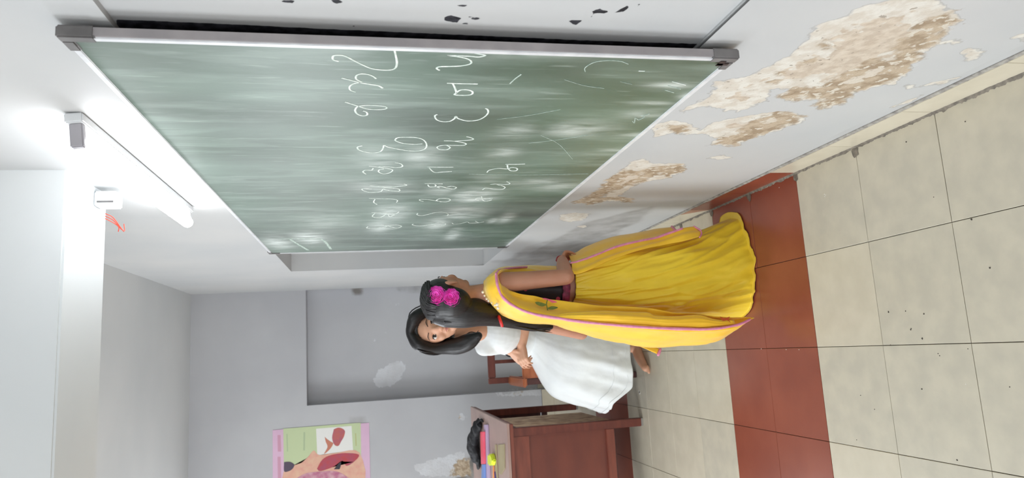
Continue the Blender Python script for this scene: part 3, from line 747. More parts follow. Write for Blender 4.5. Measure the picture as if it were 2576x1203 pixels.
flat('skin_print', [(370, 1100), (560, 970), (680, 940), (800, 830), (900, 720), (1000, 800), (1300, 760), (1700, 760), (1700, 1400), (420, 1400)], (218, 178, 152), 3, col2=(214, 158, 140))
flat('organ_print', [(955, 1040), (1050, 880), (1200, 800), (1450, 765), (1690, 795), (1600, 920), (1470, 990), (1400, 900), (1250, 1000), (1100, 1060), (1000, 1080)], (160, 70, 95), 4, col2=(178, 62, 66))
flat('organ_print', [(1250, 350), (1340, 320), (1440, 370), (1430, 470), (1380, 560), (1330, 640), (1260, 620), (1220, 500)], (186, 96, 84), 4, col2=(168, 88, 104))
flat('organ_print', [(1090, 480), (1130, 520), (1200, 570), (1240, 600), (1180, 700), (1080, 780), (1140, 660), (1110, 570)], (190, 120, 96), 5)
flat('dark_print', [(380, 925), (480, 920), (560, 970), (520, 1050), (440, 1090), (380, 1080)], (78, 66, 84), 5)
flat('dark_print', [(1250, 1050), (1340, 940), (1380, 920), (1370, 1000), (1350, 1050)], (40, 36, 48), 5)
flat('organ_print', [(560, 1230), (760, 1120), (1000, 1090), (1250, 1080), (1420, 1140), (1500, 1260), (900, 1300)], (176, 100, 130), 5, col2=(206, 164, 172))
flat('title_strip', [(265, 450), (320, 450), (330, 740), (270, 740)], (200, 150, 172), 2)
flat('title_strip', [(265, 830), (320, 830), (335, 1400), (275, 1400)], (200, 150, 172), 2)
flat('text_block', [(420, 430), (440, 430), (450, 740), (430, 740)], (168, 184, 148), 2)
flat('text_block', [(720, 400), (750, 400), (745, 720), (715, 720)], (168, 184, 148), 2)
flat('text_block', [(1620, 420), (1640, 420), (1650, 640), (1630, 640)], (178, 182, 128), 2)

# ------------------------------------------------------------------ desk
desk = thing('desk', 'red-brown wooden teacher desk with worn laminate top beneath the poster', 'desk', (-.71, 4.45, 0))
TX0, TX1, TY0, TY1, TZ = -1.06, -.388, 3.765, 5.165, .793
boxobj('desk_top', (TX0, TY0, TZ-.014), (TX1, TY1, TZ), M_LAM, desk, .002)
boxobj('top_edge', (TX0+.004, TY0+.004, TZ-.036), (TX1-.004, TY1-.004, TZ-.0145), M_WOODR, desk, .003)
LX1, LX0 = TX1-.030, TX0+.03
for (x, y) in ((LX1, TY0+.035), (LX0+.05, TY0+.035), (LX1, TY1-.035-.05), (LX0+.05, TY1-.035-.05)):
    boxobj('leg', (x-.045, y, .012), (x, y+.045, TZ-.036), M_WOOD, desk, .003)
    boxobj('foot_cap', (x-.044, y+.001, 0), (x-.001, y+.044, .0125), mat('foot_cap', (150, 146, 140), .6), desk, .002)
yn = TY0+.040
boxobj('rail', (LX0+.05, yn, .665), (LX1-.045, yn+.035, TZ-.036), M_WOODR, desk, .003)
boxobj('rail', (LX0+.05, yn, .175), (LX1-.045, yn+.035, .222), M_WOODR, desk, .003)
boxobj('end_panel', (LX0+.045, yn+.022, .20), (LX1-.040, yn+.030, .68), M_WOODP, desk, .0)
# cabinet side facing the seated woman: worn plywood
boxobj('cabinet_side', (LX1-.018, TY0+.08, .165), (LX1-.006, 4.46, TZ-.036), M_PLY, desk, .001)
boxobj('cabinet_floor', (LX0+.05, TY0+.06, .165), (LX1-.018, 4.46, .18), M_WOODD, desk, .001)
boxobj('cabinet_wall', (LX0+.05, 4.446, .18), (LX1-.018, 4.46, TZ-.036), M_WOODD, desk, .001)
boxobj('rail', (LX1-.03, TY0+.08, TZ-.075), (LX1-.004, TY1-.08, TZ-.036), M_WOODD, desk, .002)
boxobj('modesty_panel', (LX0+.01, 4.46, .36), (LX0+.025, TY1-.08, TZ-.036), M_WOODD, desk, .001)
boxobj('end_panel', (LX0+.045, TY1-.066, .285), (LX1-.045, TY1-.054, TZ-.036), M_WOODD, desk, .001)
boxobj('stretcher', (LX0+.05, TY1-.075, .235), (LX1-.045, TY1-.045, .275), M_WOODD, desk, .002)
# things on the desk
def on_desk(a, b_): return onz(1180+a/8.41, 1060+b_/8.41, TZ)
def slabthing(name, cat, label, pts, h, m, part='cover', bev=.002, dz=0):
    q = [on_desk(*p) for p in pts]; z0 = TZ+.0005+dz
    root = thing(name, label, cat, (sum(v.x for v in q)/len(q), sum(v.y for v in q)/len(q), z0))
    bm = bmesh.new()
    lo = [bm.verts.new((v.x, v.y, z0)) for v in q]; f = bm.faces.new(lo)
    e = bmesh.ops.extrude_face_region(bm, geom=[f])
    for v in [g for g in e['geom'] if isinstance(g, bmesh.types.BMVert)]: v.co.z += h
    bmesh.ops.recalc_face_normals(bm, faces=bm.faces)
    bmesh.ops.bevel(bm, geom=list(bm.edges), offset=bev, segments=2, affect='EDGES')
    from_bm(part, bm, m, root)
    return root, q
slabthing('notebook', 'notebook', 'lavender notebook lying under the red and pink exercise book', [(415, 70), (470, 1300), (385, 1300), (350, 70)], .012, mat('lavender_cover', (188, 165, 195), .5))
slabthing('notebook', 'notebook', 'red and pink exercise book between the black bag and lavender notebook', [(330, 215), (385, 215), (400, 900), (345, 900)], .016, mat('pink_cover', (232, 110, 135), .5, (222, 60, 80), 3), dz=.0125)
slabthing('notebook', 'notebook', 'small blue booklet under the pink exercise book end', [(360, 905), (400, 905), (405, 1300), (350, 1300)], .016, mat('blue_cover', (110, 140, 200), .5), dz=.0125)
slabthing('ruler', 'ruler', 'olive wooden ruler near the desk edge', [(560, 495), (590, 490), (630, 1300), (585, 1300)], .005, mat('olive_wood', (168, 152, 118), .5), 'blade', .001)
slabthing('writing_pad', 'writing pad', 'flat khaki writing pad along the front edge of the desk', [(620, 500), (760, 480), (770, 1000), (690, 1130), (650, 1100)], .004, mat('khaki_card', (164, 150, 116), .6, (150, 136, 100), 6), 'card', .001)
r_, q_ = slabthing('marker_pouch', 'pouch', 'bright yellow pouch lying on the desk', [(485, 690), (560, 680), (598, 830), (580, 930), (495, 935)], .030, mat('neon_yellow', (226, 240, 60), .5), 'pouch_body', .008)
def tubething(name, cat, label, p, q, r, m, part):
    root = thing(name, label, cat, tuple(p)); b = bmesh.new(); tube(b, [p, q], r, 12, 1); from_bm(part, b, m, root, True); return root
p1 = on_desk(540, 950); p2 = on_desk(535, 1260)
for v in (p1, p2): v.z = TZ+.0055
t_ = tubething('pencil', 'pencil', 'orange pencil beyond the yellow pouch', p1, p2, .0045, mat('orange_pencil', (240, 150, 80), .4), 'shaft')
p1 = on_desk(575, 1080); p2 = on_desk(600, 1280)
for v in (p1, p2): v.z = TZ+.0065
tubething('pen', 'pen', 'purple pen beside the olive ruler', p1, p2, .0055, mat('purple_pen', (90, 60, 150), .4), 'barrel')
bag = thing('fabric_bag', 'crumpled black fabric bag lying on the desk', 'bag', tuple(on_desk(240, 650)))
b = bmesh.new()
for k in range(16):
    t = k/15; p = on_desk(262-60*math.sin(t*3)+random.uniform(-22, 22), 40+t*800)
    ell(b, p+Vector((random.uniform(-.02, .02), 0, .012+.03*math.sin(t*3.1))), (.035+.03*math.sin(t*3), .055, .012+.026*math.sin(t*3.1)), seg=12)
def crump(me):
    P = coords(me)
    for i, p in enumerate(P):
        P[i] = p + np.array([fbm(p, 22), fbm(p, 22, (5, 0, 0)), fbm(p, 22, (0, 9, 0))])*.006
    P[:, 2] = np.maximum(P[:, 2], TZ+.001); setco(me, P)
fuse('bag_body', b, M_BLACKCL, bag, .006, 3, post=crump)
b = bmesh.new(); h0 = on_desk(300, 60)
tube(b, [h0+Vector((-.02, 0, .02)), h0+Vector((.0, .03, .035)), h0+Vector((.03, .0, .012)), h0+Vector((.02, -.04, .008))], .006, 10, 4); from_bm('bag_handle', b, M_BLACKCL, bag, True)

# ------------------------------------------------------------------ armchair
chair = thing('armchair', 'red-brown wooden armchair that the woman in white sits on', 'chair', (.05, 4.05, 0))
CX0, CX1, CY0, CY1 = -.195, .30, 3.84, 4.27
for (x, y, h, m_) in ((CX0, CY0, .66, M_WOODD), (CX1-.035, CY0, .66, M_WOODD), (CX0, CY1-.035, .80, M_WOOD), (CX1-.035, CY1-.035, .80, M_WOOD)):
    boxobj('leg', (x, y, 0), (x+.035, y+.035, h), m_, chair, .003)
boxobj('seat', (CX0-.005, CY0-.01, .405), (CX1+.005, CY1-.035, .43), M_WOODH, chair, .006)
boxobj('seat_rail', (CX0+.03, CY0+.004, .35), (CX1-.03, CY0+.028, .405), M_WOOD, chair, .002)
boxobj('back_rail', (CX0+.034, CY1-.030, .755), (CX1-.034, CY1-.006, .80), M_WOOD, chair, .004)
boxobj('back_rail', (CX0+.034, CY1-.030, .50), (CX1-.034, CY1-.008, .545), M_WOOD, chair, .004)
for x in (-.075, .02, .115, .21): boxobj('slat', (x, CY1-.027, .54), (x+.022, CY1-.012, .76), M_WOOD, chair, .002)
for x in (CX0-.012, CX1-.038): 
    boxobj('armrest', (x, CY0-.03, .655), (x+.055, CY1-.03, .68), M_WOODH, chair, .008)
boxobj('arm_panel', (CX0+.036, CY0-.012, .43), (CX0+.125, CY0+.010, .675), M_WOODH, chair, .006)
for x in (CX0+.008, CX1-.028): boxobj('stretcher', (x, CY0+.03, .12), (x+.02, CY1-.03, .145), M_WOODD, chair, .002)

# ------------------------------------------------------------------ people: helpers
def rotz(a): return Matrix.Rotation(a, 3, 'Z')
def head(bm, c, H, yaw, pitch=0.0, roll=0.0):
    """closed forms of a head; local face looks along -Y; returns local->world function"""
    Rm = Matrix.Rotation(yaw, 3, 'Z') @ Matrix.Rotation(pitch, 3, 'X') @ Matrix.Rotation(roll, 3, 'Y')
    c = Vector(c)
    def W_(x, y, z): return c + Rm @ (Vector((x, y, z))*H)
    def E(p, r, ex=None):
        ell(bm, W_(*p), [v*H for v in r], Rm if ex is None else Rm @ ex, 28)
    E((0, .06, .13), (.345, .40, .365)); E((0, -.08, .02), (.30, .315, .36))
    E((0, -.12, -.18), (.235, .25, .25)); E((0, -.26, -.385), (.10, .095, .085)); E((0, -.10, -.33), (.19, .22, .12))
    for s in (-1, 1):
        E((s*.155, -.27, -.10), (.105, .10, .12)); E((s*.12, -.345, .075), (.10, .05, .035))
        E((s*.352, .02, -.03), (.032, .070, .115), Matrix.Rotation(s*-.40, 3, 'Z')); E((s*.330, .0, -.13), (.028, .045, .045))
        E((s*.05, -.425, -.135), (.036, .036, .030))
    tube(bm, [W_(0, -.365, .06), W_(0, -.405, -.03), W_(0, -.455, -.125)], [.032*H, .040*H, .052*H], 12, 3)
    tube(bm, [W_(-.095, -.355, -.235), W_(-.03, -.405, -.222), W_(.03, -.405, -.222), W_(.095, -.355, -.235)], [.012*H, .024*H, .024*H, .012*H], 10, 3)
    tube(bm, [W_(-.085, -.352, -.262), W_(0, -.398, -.275), W_(.085, -.352, -.262)], [.012*H, .034*H, .012*H], 10, 3)
    return W_, Rm
def sockets(W_, Rm, H):
    def post(me):
        P = coords(me)
        for s in (-1, 1):
            c = np.array(W_(s*.15, -.36, .015)); f = np.array(Rm @ Vector((0, 1, 0)))
            d = np.linalg.norm((P-c), axis=1)/H
            P += f*(np.exp(-(d/.075)**2)*.048*H)[:, None]
        setco(me, P)
    return post
def eyes(W_, Rm, H, parent, look=(0, 0), lip=True):
    for s in (-1, 1):
        c = W_(s*.15, -.285, .012); r = .062*H
        b = bmesh.new(); ell(b, c, (r, r, r), Rm, 20); ey = from_bm('eye', b, M_EYEW, parent, True)
        f = Rm @ Vector((look[0], -1, look[1])).normalized()
        b = bmesh.new(); ell(b, c+f*r*.55, (r*.60, r*.50, r*.60), Rm, 16); from_bm('iris', b, M_IRIS, ey, True)
        for dz, nm in ((1, 'upper_eyelid'), (-1, 'lower_eyelid')):
            b = bmesh.new()
            pts = [W_(s*.15+u*.074, -.340+u*u*.030+(.055*u*u if u*s > 0 else 0), .012+dz*(1-u*u)*(.036 if dz > 0 else .027)) for u in (-1, -.5, 0, .5, 1)]
            tube(b, pts, [.008*H, .015*H, .017*H, .015*H, .008*H] if dz > 0 else .007*H, 8, 3)
            from_bm(nm, b, M_HAIR, parent, True)
        b = bmesh.new()
        tube(b, [W_(s*.07, -.380, .125), W_(s*.15, -.362, .150), W_(s*.225, -.292, .122)], [.012*H, .014*H, .005*H], 8, 4, flat=.6); from_bm('eyebrow', b, M_HAIR, parent, True)
    if lip:
        b = bmesh.new()
        tube(b, [W_(-.09, -.362, -.240), W_(-.035, -.423, -.229), W_(0, -.427, -.236), W_(.035, -.423, -.229), W_(.09, -.362, -.240)], [.006*H, .013*H, .011*H, .013*H, .006*H], 10, 3)
        tube(b, [W_(-.08, -.362, -.248), W_(0, -.424, -.268), W_(.08, -.362, -.248)], [.006*H, .020*H, .006*H], 10, 4)
        from_bm('lips', b, M_LIP, parent, True)
parent_skin = [M_SKIN2]
def hand(bm, wrist, tip, palm_n, L, curl=0.9, thumb_side=1, spread=.04):
    """palm and five bent fingers: wrist->tip gives the reach, palm_n the side the fingers close to"""
    wrist = Vector(wrist); d = (Vector(tip)-wrist).normalized(); n = Vector(palm_n); n = (n-d*n.dot(d)).normalized(); s = d.cross(n)*thumb_side
    pl = L*.52
    for k in (-1.5, -.5, .5, 1.5):
        tube(bm, [wrist+s*k*L*.07, wrist+d*pl*.55+s*k*L*.10, wrist+d*pl+s*k*L*.118], [L*.085, L*.085, L*.070], 10, 2)
    for k, ln in ((1.5, .40), (.5, .46), (-.5, .43), (-1.5, .33)):
        base = wrist+d*pl*.98+s*k*L*.118; a = 0.15; p = base; pts = [p]
        for j, fr_ in enumerate((.42, .32, .26)):
            a += curl*(.75 if j == 0 else 1.0)
            p = p + (d*math.cos(a)+n*math.sin(a)+s*k*spread)*L*ln*fr_; pts.append(p)
        tube(bm, pts, [L*.050, L*.046, L*.041, L*.034], 10, 2)
    b0 = wrist+d*pl*.25+s*L*.20
    pts = [b0, b0+(d*.75+s*.55+n*.25)*L*.17, b0+(d*.9+s*.15+n*.7*curl)*L*.30, b0+(d*.9-s*.15+n*.9*curl)*L*.40]
    tube(bm, pts, [L*.070, L*.056, L*.050, L*.038], 10, 2)

# ------------------------------------------------------------------ girl in yellow, standing
girl = thing('person', 'girl in yellow skirt and pink-edged shawl standing before the chalkboard', 'person', (.28, 2.62, 0))
fdir = Vector((.90, .43, 0)); rdir = Vector((.43, -.90, 0)); U_ = Vector((0, 0, 1))
neck = at(1200, 742, 2.62)
bm = bmesh.new()
HC = at(1127, 742, 2.60); HH = .192
yawg = math.atan2(.66, .75)+math.pi/2     # face direction (.75,.66)
W1, R1 = head(bm, HC, HH, yawg, pitch=-.05)
shC = Vector((neck.x-.005, 2.625, 1.045))
tube(bm, [HC+Vector((-.01, -.005, -.045)), Vector((neck.x, 2.625, 1.105)), shC+Vector((0, 0, -.01))], [.041, .039, .055], 16, 4)
SR = at(1258, 712, 2.52); SL = shC - rdir*.125 + Vector((0, 0, -.03)) - fdir*.01
tube(bm, [SR+Vector((0, .01, -.008)), shC+Vector((0, 0, -.022)), SL], [.040, .050, .040], 14, 4)
hipC = Vector((.262, 2.63, .66))
tube(bm, [shC+Vector((0, 0, -.05)), shC+Vector((.005, 0, -.15)), Vector((.225, 2.63, .78)), hipC, hipC+Vector((.0, 0, -.08))], [.066, .066, .064, .074, .070], 20, 5)
ELB = at(1424, 697, 2.50); WRI = at(1414, 655, 2.66); HND = at(1424, 637, 2.735)
tube(bm, [SR, SR*.5+ELB*.5, ELB], [.040, .0345, .031], 16, 5)
tube(bm, [ELB, ELB*.5+WRI*.5, WRI], [.032, .030, .0215], 16, 5)
hand(bm, WRI, HND, (-.1, .1, -1), .108, 1.38, thumb_side=-1)
ELB2 = at(1462, 838, 2.80); WR2 = ELB2+fdir*.13+Vector((0, 0, .02))
tube(bm, [SL, SL*.5+ELB2*.5, ELB2], [.038, .031, .028], 14, 5); tube(bm, [ELB2, WR2], [.029, .020], 14, 4)
hand(bm, WR2, WR2+fdir*.1, (0, 0, -1), .12, .5)
for s in (-1, 1):
    hp = hipC + rdir*s*.028+Vector((0, 0, -.06))
    kn = Vector((.275, 2.63, .36))+rdir*s*.045; an = Vector((.265, 2.63, .055))+rdir*s*.055
    tube(bm, [hp, kn, an], [.052, .044, .030], 14, 5)
    tube(bm, [an+Vector((0, 0, -.02))-fdir*.02, an+fdir*.06+Vector((0, 0, -.035)), an+fdir*.12+Vector((0, 0, -.043))], [.028, .024, .012], 12, 3)
def skin_mask(me): sockets(W1, R1, HH)(me)
fuse('body', bm, M_SKIN1, girl, .0038, 5, post=skin_mask)
parent_skin[0] = M_SKIN1
eyes(W1, R1, HH, girl)
# skirt
SK = [(1432, 664, 764), (1460, 650, 770), (1500, 636, 778), (1560, 622, 786), (1620, 612, 792), (1700, 597, 797), (1770, 580, 799), (1830, 557, 800), (1880, 541, 800), (1925, 534, 799), (1958, 534, 798)]
DRY = [.092, .105, .112, .12, .125, .13, .135, .145, .15, .155, .158]
rows = []
for (px, ya, yb), ry in zip(SK, DRY):
    A_, B_ = at(px, ya, 2.63), at(px, yb, 2.63); rows.append((A_.x, B_.x, (A_.z+B_.z)/2, ry))
rows = cr(rows, 12); rows[:, 2] = np.maximum(rows[:, 2], .006)
zt_, zb_ = rows[0, 2], rows[-1, 2]
nseg = 220; G = np.zeros((len(rows), nseg, 3))
for i, (xa, xb, z, ry) in enumerate(rows):
    t = (zt_-z)/(zt_-zb_)
    cx, rx = (xa+xb)/2, (xa-xb)/2
    for j in range(nseg):
        a = 2*math.pi*j/nseg; ca, sa = math.cos(a), math.sin(a)
        pw = .92
        u, v = math.copysign(abs(ca)**pw, ca), math.copysign(abs(sa)**pw, sa)
        fold = .006*(.3+.7*t)*math.sin(5*a+1.3*math.sin(3.1*t+a*2)+2*t) + .0022*math.sin(13*a+4*t)*(1-t*.6)
        wv = Vector((ca*1.4, sa*1.4, z*3.4+ca*1.2))
        cr_ = noise.fractal(wv*1.6, 1.0, 2.0, 4)*.014*(.3+.7*t) + (abs(noise.noise(Vector((wv.x*2.6+wv.z*1.2, wv.y*2.6, wv.z*1.9))+Vector((3, 1, 7))))-.2)*-.024*(.35+.65*t)
        rn = max(0, 1-abs(noise.noise(Vector((wv.x*1.7+wv.z*1.1+4, wv.y*1.7, wv.z*1.25-wv.x*.5))))*3.2); cr_ += (rn**2-.3)*.014*(.2+.8*t)
        gath = .0030*math.sin(23*a+2*math.sin(5*a))*math.exp(-t*11)
        k = fold+cr_+gath
        lim = 1-.95*abs(ca)**3
        G[i, j] = (cx+u*rx+ca*k*lim, 2.63+v*ry+sa*k, z + .0015*math.sin(5*a)*t**8 + (.0 if t < .98 else 0))
G[..., 2] = np.maximum(G[..., 2], .004)
skirt = link('skirt', gridmesh('skirt', G, closed=True, thick=-.002), M_YEL, girl, smooth=True)
# hem band of the skirt
hem = G[-12:-8].copy()
c0 = hem.mean(axis=1, keepdims=True); hem[..., :2] = c0[..., :2]+(hem[..., :2]-c0[..., :2])*1.004
link('hem_seam', gridmesh('hem_seam', hem, closed=True, thick=.001), M_YEL, skirt, smooth=True)
# waistband
bm = bmesh.new(); wb = G[0].copy()
# blouse: black with pink flowers
def blouse_mat():
    m = mat('floral_blouse', (28, 22, 30), .6, (22, 16, 24), 30)
    nt = m.node_tree; L = nt.links; b = nt.nodes['Principled BSDF']; src = b.inputs['Base Color'].links[0].from_socket
    geo = [n for n in nt.nodes if n.type == 'NEW_GEOMETRY'][0].outputs['Position']
    v = nt.nodes.new('ShaderNodeTexVoronoi'); v.inputs['Scale'].default_value = 26; L.new(geo, v.inputs['Vector'])
    r = nt.nodes.new('ShaderNodeValToRGB'); cr2 = r.color_ramp; cr2.interpolation = 'CONSTANT'
    cr2.elements[0].position = 0; cr2.elements[0].color = (*lin((190, 60, 90)), 1); cr2.elements[1].position = .22; cr2.elements[1].color = (0, 0, 0, 1)
    L.new(v.outputs['Distance'], r.inputs['Fac'])
    g = nt.nodes.new('ShaderNodeMath'); g.operation = 'LESS_THAN'; g.inputs[1].default_value = .22; L.new(v.outputs['Distance'], g.inputs[0])
    x = nt.nodes.new('ShaderNodeMix'); x.data_type = 'RGBA'; L.new(g.outputs[0], x.inputs[0]); L.new(src, x.inputs[6]); L.new(r.outputs['Color'], x.inputs[7])
    L.new(x.outputs[2], b.inputs['Base Color']); return m
M_BLOUSE = blouse_mat()
M_BAND = mat('maroon_band', (150, 44, 84), .6, (92, 24, 50), 60)
def loftbody(name, secs, m, parent, n=8, seg=48, fold=.003, fr_=9, seed=0, thick=.0015):
    """secs: (center xyz, rx, ry, yaw)"""
    C = cr([(*c, rx, ry, yw) for c, rx, ry, yw in secs], n); G = np.zeros((len(C), seg, 3))
    for i, (x, y, z, rx, ry, yw) in enumerate(C):
        for j in range(seg):
            a = 2*math.pi*j/seg; f_ = 1+fold/rx*math.sin(fr_*a+i*.25+seed)+fbm((math.cos(a), math.sin(a), z*6), 1.5, (seed, 0, 0))*fold*2/rx
            u, v = math.cos(a)*rx*f_, math.sin(a)*ry*f_
            G[i, j] = (x+u*math.cos(yw)-v*math.sin(yw), y+u*math.sin(yw)+v*math.cos(yw), z)
    return link(name, gridmesh(name, G, closed=True, thick=-thick), m, parent, smooth=True)
yb_ = math.atan2(fdir.y, fdir.x)
loftbody('blouse', [(shC+Vector((0, 0, .012)), .052, .060, yb_), (shC+Vector((-.005, 0, -.03)), .062, .106, yb_), (shC+Vector((-.012, 0, -.09)), .070, .100, yb_), (Vector((.208, 2.63, .86)), .072, .094, yb_), (Vector((.218, 2.63, .775)), .076, .092, yb_)], M_BLOUSE, girl)
loftbody('blouse_band', [(Vector((.218, 2.63, .778)), .079, .095, yb_), (Vector((.222, 2.63, .748)), .080, .095, yb_)], M_BAND, girl, n=4)
b = bmesh.new(); tube(b, [at(1255, 797, 2.60), at(1259, 808, 2.585), at(1263, 820, 2.60)], .006, 8, 3); from_bm('blouse_tie', b, mat('red_cord', (205, 40, 44), .5), girl, True)
b = bmesh.new()
tube(b, [WRI+Vector((0, 0, .024)), WRI+Vector((-.018, -.014, .012)), WRI+Vector((-.020, -.02, -.008)), WRI+Vector((0, -.004, -.024)), WRI+Vector((.018, .014, -.006)), WRI+Vector((.016, .016, .012)), WRI+Vector((0, 0, .024))], .0032, 8, 4)
from_bm('wrist_thread', b, mat('red_thread', (165, 50, 62), .7), girl, True)
# shawl
def sheet(name, st, m, parent, nu=8, nv=8, fold=0.0, seed=0, thick=.0012, wr=.004, label=None):
    """st: stations, each a list of (px, py, Y) or Vectors"""
    S_ = [[(p if isinstance(p, Vector) else at(*p)) for p in row] for row in st]
    k = len(S_[0]); cols = [cr([row[j] for row in S_], nu) for j in range(k)]
    G = np.array([cr([cols[j][i] for j in range(k)], nv) for i in range(len(cols[0]))])
    n, m_ = G.shape[:2]
    du = np.gradient(G, axis=0); dv = np.gradient(G, axis=1); N = np.cross(du, dv); N /= np.linalg.norm(N, axis=2, keepdims=True)+1e-9
    for i in range(n):
        for j in range(m_):
            p = G[i, j]; v = j/(m_-1)
            e = fold*math.sin(v*3.1416*5+seed+i*.03)*math.sin(v*math.pi) + fbm(p, 9, (seed, 0, 0))*wr + fbm((p[0]*3, p[1]*3, p[2]), 7, (0, seed, 0))*wr
            G[i, j] = p+N[i, j]*e
    return G, link(name, gridmesh(name, G, thick=thick), m, parent, smooth=True, label=label)
A = [[(1218, 706, 2.60), (1222, 703, 2.55), (1229, 698, 2.52), (1247, 689, 2.46), (1250, 690, 2.475), (1254, 693, 2.50)],
     [(1215, 738, 2.62), (1217, 728, 2.56), (1229, 720, 2.49), (1250, 712, 2.445), (1255, 712, 2.46), (1259, 710, 2.49)],
     [(1219, 762, 2.655), (1228, 752, 2.57), (1240, 745, 2.49), (1258, 738, 2.440), (1268, 731, 2.455), (1276, 726, 2.49)],
     [(1231, 782, 2.68), (1244, 775, 2.59), (1258, 767, 2.50), (1276, 759, 2.440), (1290, 745, 2.485), (1300, 737, 2.485)],
     [(1251, 798, 2.70), (1264, 792, 2.60), (1280, 784, 2.50), (1300, 774, 2.440), (1316, 756, 2.485), (1324, 742, 2.485)],
     [(1285, 808, 2.70), (1295, 803, 2.60), (1308, 795, 2.50), (1325, 785, 2.435), (1342, 762, 2.485), (1346, 745, 2.485)],
     [(1330, 814, 2.70), (1336, 810, 2.60), (1345, 802, 2.50), (1360, 794, 2.430), (1370, 770, 2.485), (1375, 752, 2.485)],
     [(1389, 817, 2.70), (1392, 815, 2.60), (1400, 809, 2.50), (1408, 801, 2.430), (1412, 778, 2.480), (1418, 757, 2.485)],
     [(1440, 834, 2.69), (1440, 828, 2.60), (1445, 818, 2.50), (1452, 808, 2.425), (1455, 782, 2.475), (1462, 763, 2.475)],
     [(1506, 852, 2.68), (1503, 842, 2.59), (1503, 826, 2.49), (1506, 814, 2.420), (1506, 788, 2.470), (1506, 769, 2.470)],
     [(1571, 865, 2.66), (1570, 850, 2.56), (1570, 832, 2.47), (1571, 820, 2.410), (1571, 792, 2.460), (1571, 771, 2.460)],
     [(1636, 874, 2.64), (1636, 857, 2.54), (1636, 837, 2.45), (1636, 825, 2.400), (1636, 797, 2.450), (1636, 776, 2.445)],
     [(1702, 872, 2.62), (1702, 856, 2.53), (1702, 839, 2.44), (1702, 828, 2.400), (1702, 802, 2.445), (1695, 786, 2.435)],
     [(1767, 866, 2.57), (1767, 853, 2.50), (1770, 839, 2.43), (1775, 829, 2.400), (1770, 806, 2.440), (1760, 790, 2.425)],
     [(1810, 856, 2.53), (1812, 846, 2.47), (1815, 834, 2.42), (1818, 826, 2.400), (1812, 810, 2.440), (1800, 796, 2.420)],
     [(1850, 832, 2.48), (1852, 828, 2.45), (1855, 822, 2.42), (1857, 818, 2.405), (1852, 808, 2.440), (1845, 800, 2.415)],
     [(1893, 801, 2.44), (1894, 800, 2.43), (1895, 800, 2.42), (1896, 799, 2.410), (1892, 799, 2.412), (1886, 798, 2.418)]]
GA, dup = sheet('shawl', A, M_DUP, girl, 8, 7, fold=.003, seed=2, wr=.003)
IN_ = [[(1392, 792, 2.440), (1396, 796, 2.432), (1402, 799, 2.428)], [(1440, 786, 2.432), (1442, 795, 2.418), (1446, 803, 2.420)], [(1506, 783, 2.425), (1506, 795, 2.405), (1506, 808, 2.415)],
       [(1571, 784, 2.420), (1571, 798, 2.398), (1571, 814, 2.408)], [(1625, 786, 2.412), (1630, 802, 2.390), (1636, 818, 2.400)], [(1650, 795, 2.405), (1660, 806, 2.388), (1668, 821, 2.398)],
       [(1702, 795, 2.405), (1702, 808, 2.388), (1702, 822, 2.398)], [(1756, 792, 2.405), (1762, 806, 2.390), (1768, 823, 2.398)], [(1800, 804, 2.405), (1806, 812, 2.396), (1812, 820, 2.400)], [(1845, 806, 2.41), (1848, 810, 2.404), (1850, 814, 2.405)]]
sheet('shawl_fold', IN_, M_DUP, girl, 8, 8, fold=.0015, seed=4, wr=.0025)
Bf = [[(1218, 706, 2.60), (1226, 700, 2.535), (1247, 689, 2.46), (1252, 694, 2.50)],
      [(1222, 700, 2.66), (1233, 692, 2.60), (1256, 680, 2.50), (1262, 692, 2.54)],
      [(1234, 690, 2.71), (1245, 683, 2.66), (1270, 676, 2.57), (1276, 694, 2.57)],
      [(1262, 673, 2.73), (1268, 672, 2.69), (1294, 675, 2.62), (1300, 700, 2.60)],
      [(1326, 668, 2.75), (1328, 671, 2.71), (1330, 678, 2.65), (1335, 705, 2.62)],
      [(1368, 668, 2.76), (1370, 674, 2.72), (1372, 684, 2.67), (1380, 705, 2.64)],
      [(1400, 670, 2.75), (1404, 675, 2.72), (1410, 680, 2.68), (1416, 700, 2.65)]]
sheet('shawl_front', Bf, M_DUP, girl, 7, 6, fold=.002, seed=5, wr=.002)
Bl = [[(1430, 641, 2.70), (1434, 650, 2.64), (1438, 664, 2.56), (1438, 676, 2.52), (1436, 688, 2.505)],
      [(1452, 633, 2.70), (1453, 648, 2.62), (1454, 661, 2.55), (1453, 676, 2.515), (1450, 690, 2.50)],
      [(1474, 620, 2.69), (1480, 638, 2.60), (1487, 650, 2.54), (1486, 664, 2.51), (1482, 680, 2.495)],
      [(1532, 598, 2.68), (1536, 615, 2.59), (1540, 628, 2.535), (1542, 640, 2.505), (1540, 652, 2.492)],
      [(1597, 585, 2.67), (1600, 598, 2.58), (1604, 610, 2.53), (1606, 620, 2.505), (1606, 629, 2.492)],
      [(1650, 576, 2.67), (1655, 588, 2.59), (1660, 598, 2.545), (1664, 606, 2.525), (1668, 616, 2.515)],
      [(1692, 571, 2.66), (1702, 584, 2.57), (1716, 578, 2.54), (1722, 588, 2.52), (1722, 606, 2.505)],
      [(1694, 571, 2.66), (1704, 584, 2.57), (1748, 571, 2.55), (1762, 582, 2.53), (1760, 596, 2.505)]]
GB, _ = sheet('shawl_end', Bl, M_DUP, girl, 7, 7, fold=.004, seed=9, wr=.002)
T_ = [[(1560, 862, 2.66), (1560, 850, 2.66)], [(1600, 869, 2.67), (1612, 862, 2.67)], [(1655, 892, 2.67), (1660, 878, 2.67)]]
GT, _ = sheet('shawl_tail', T_, M_DUP, girl, 6, 4, wr=.001)
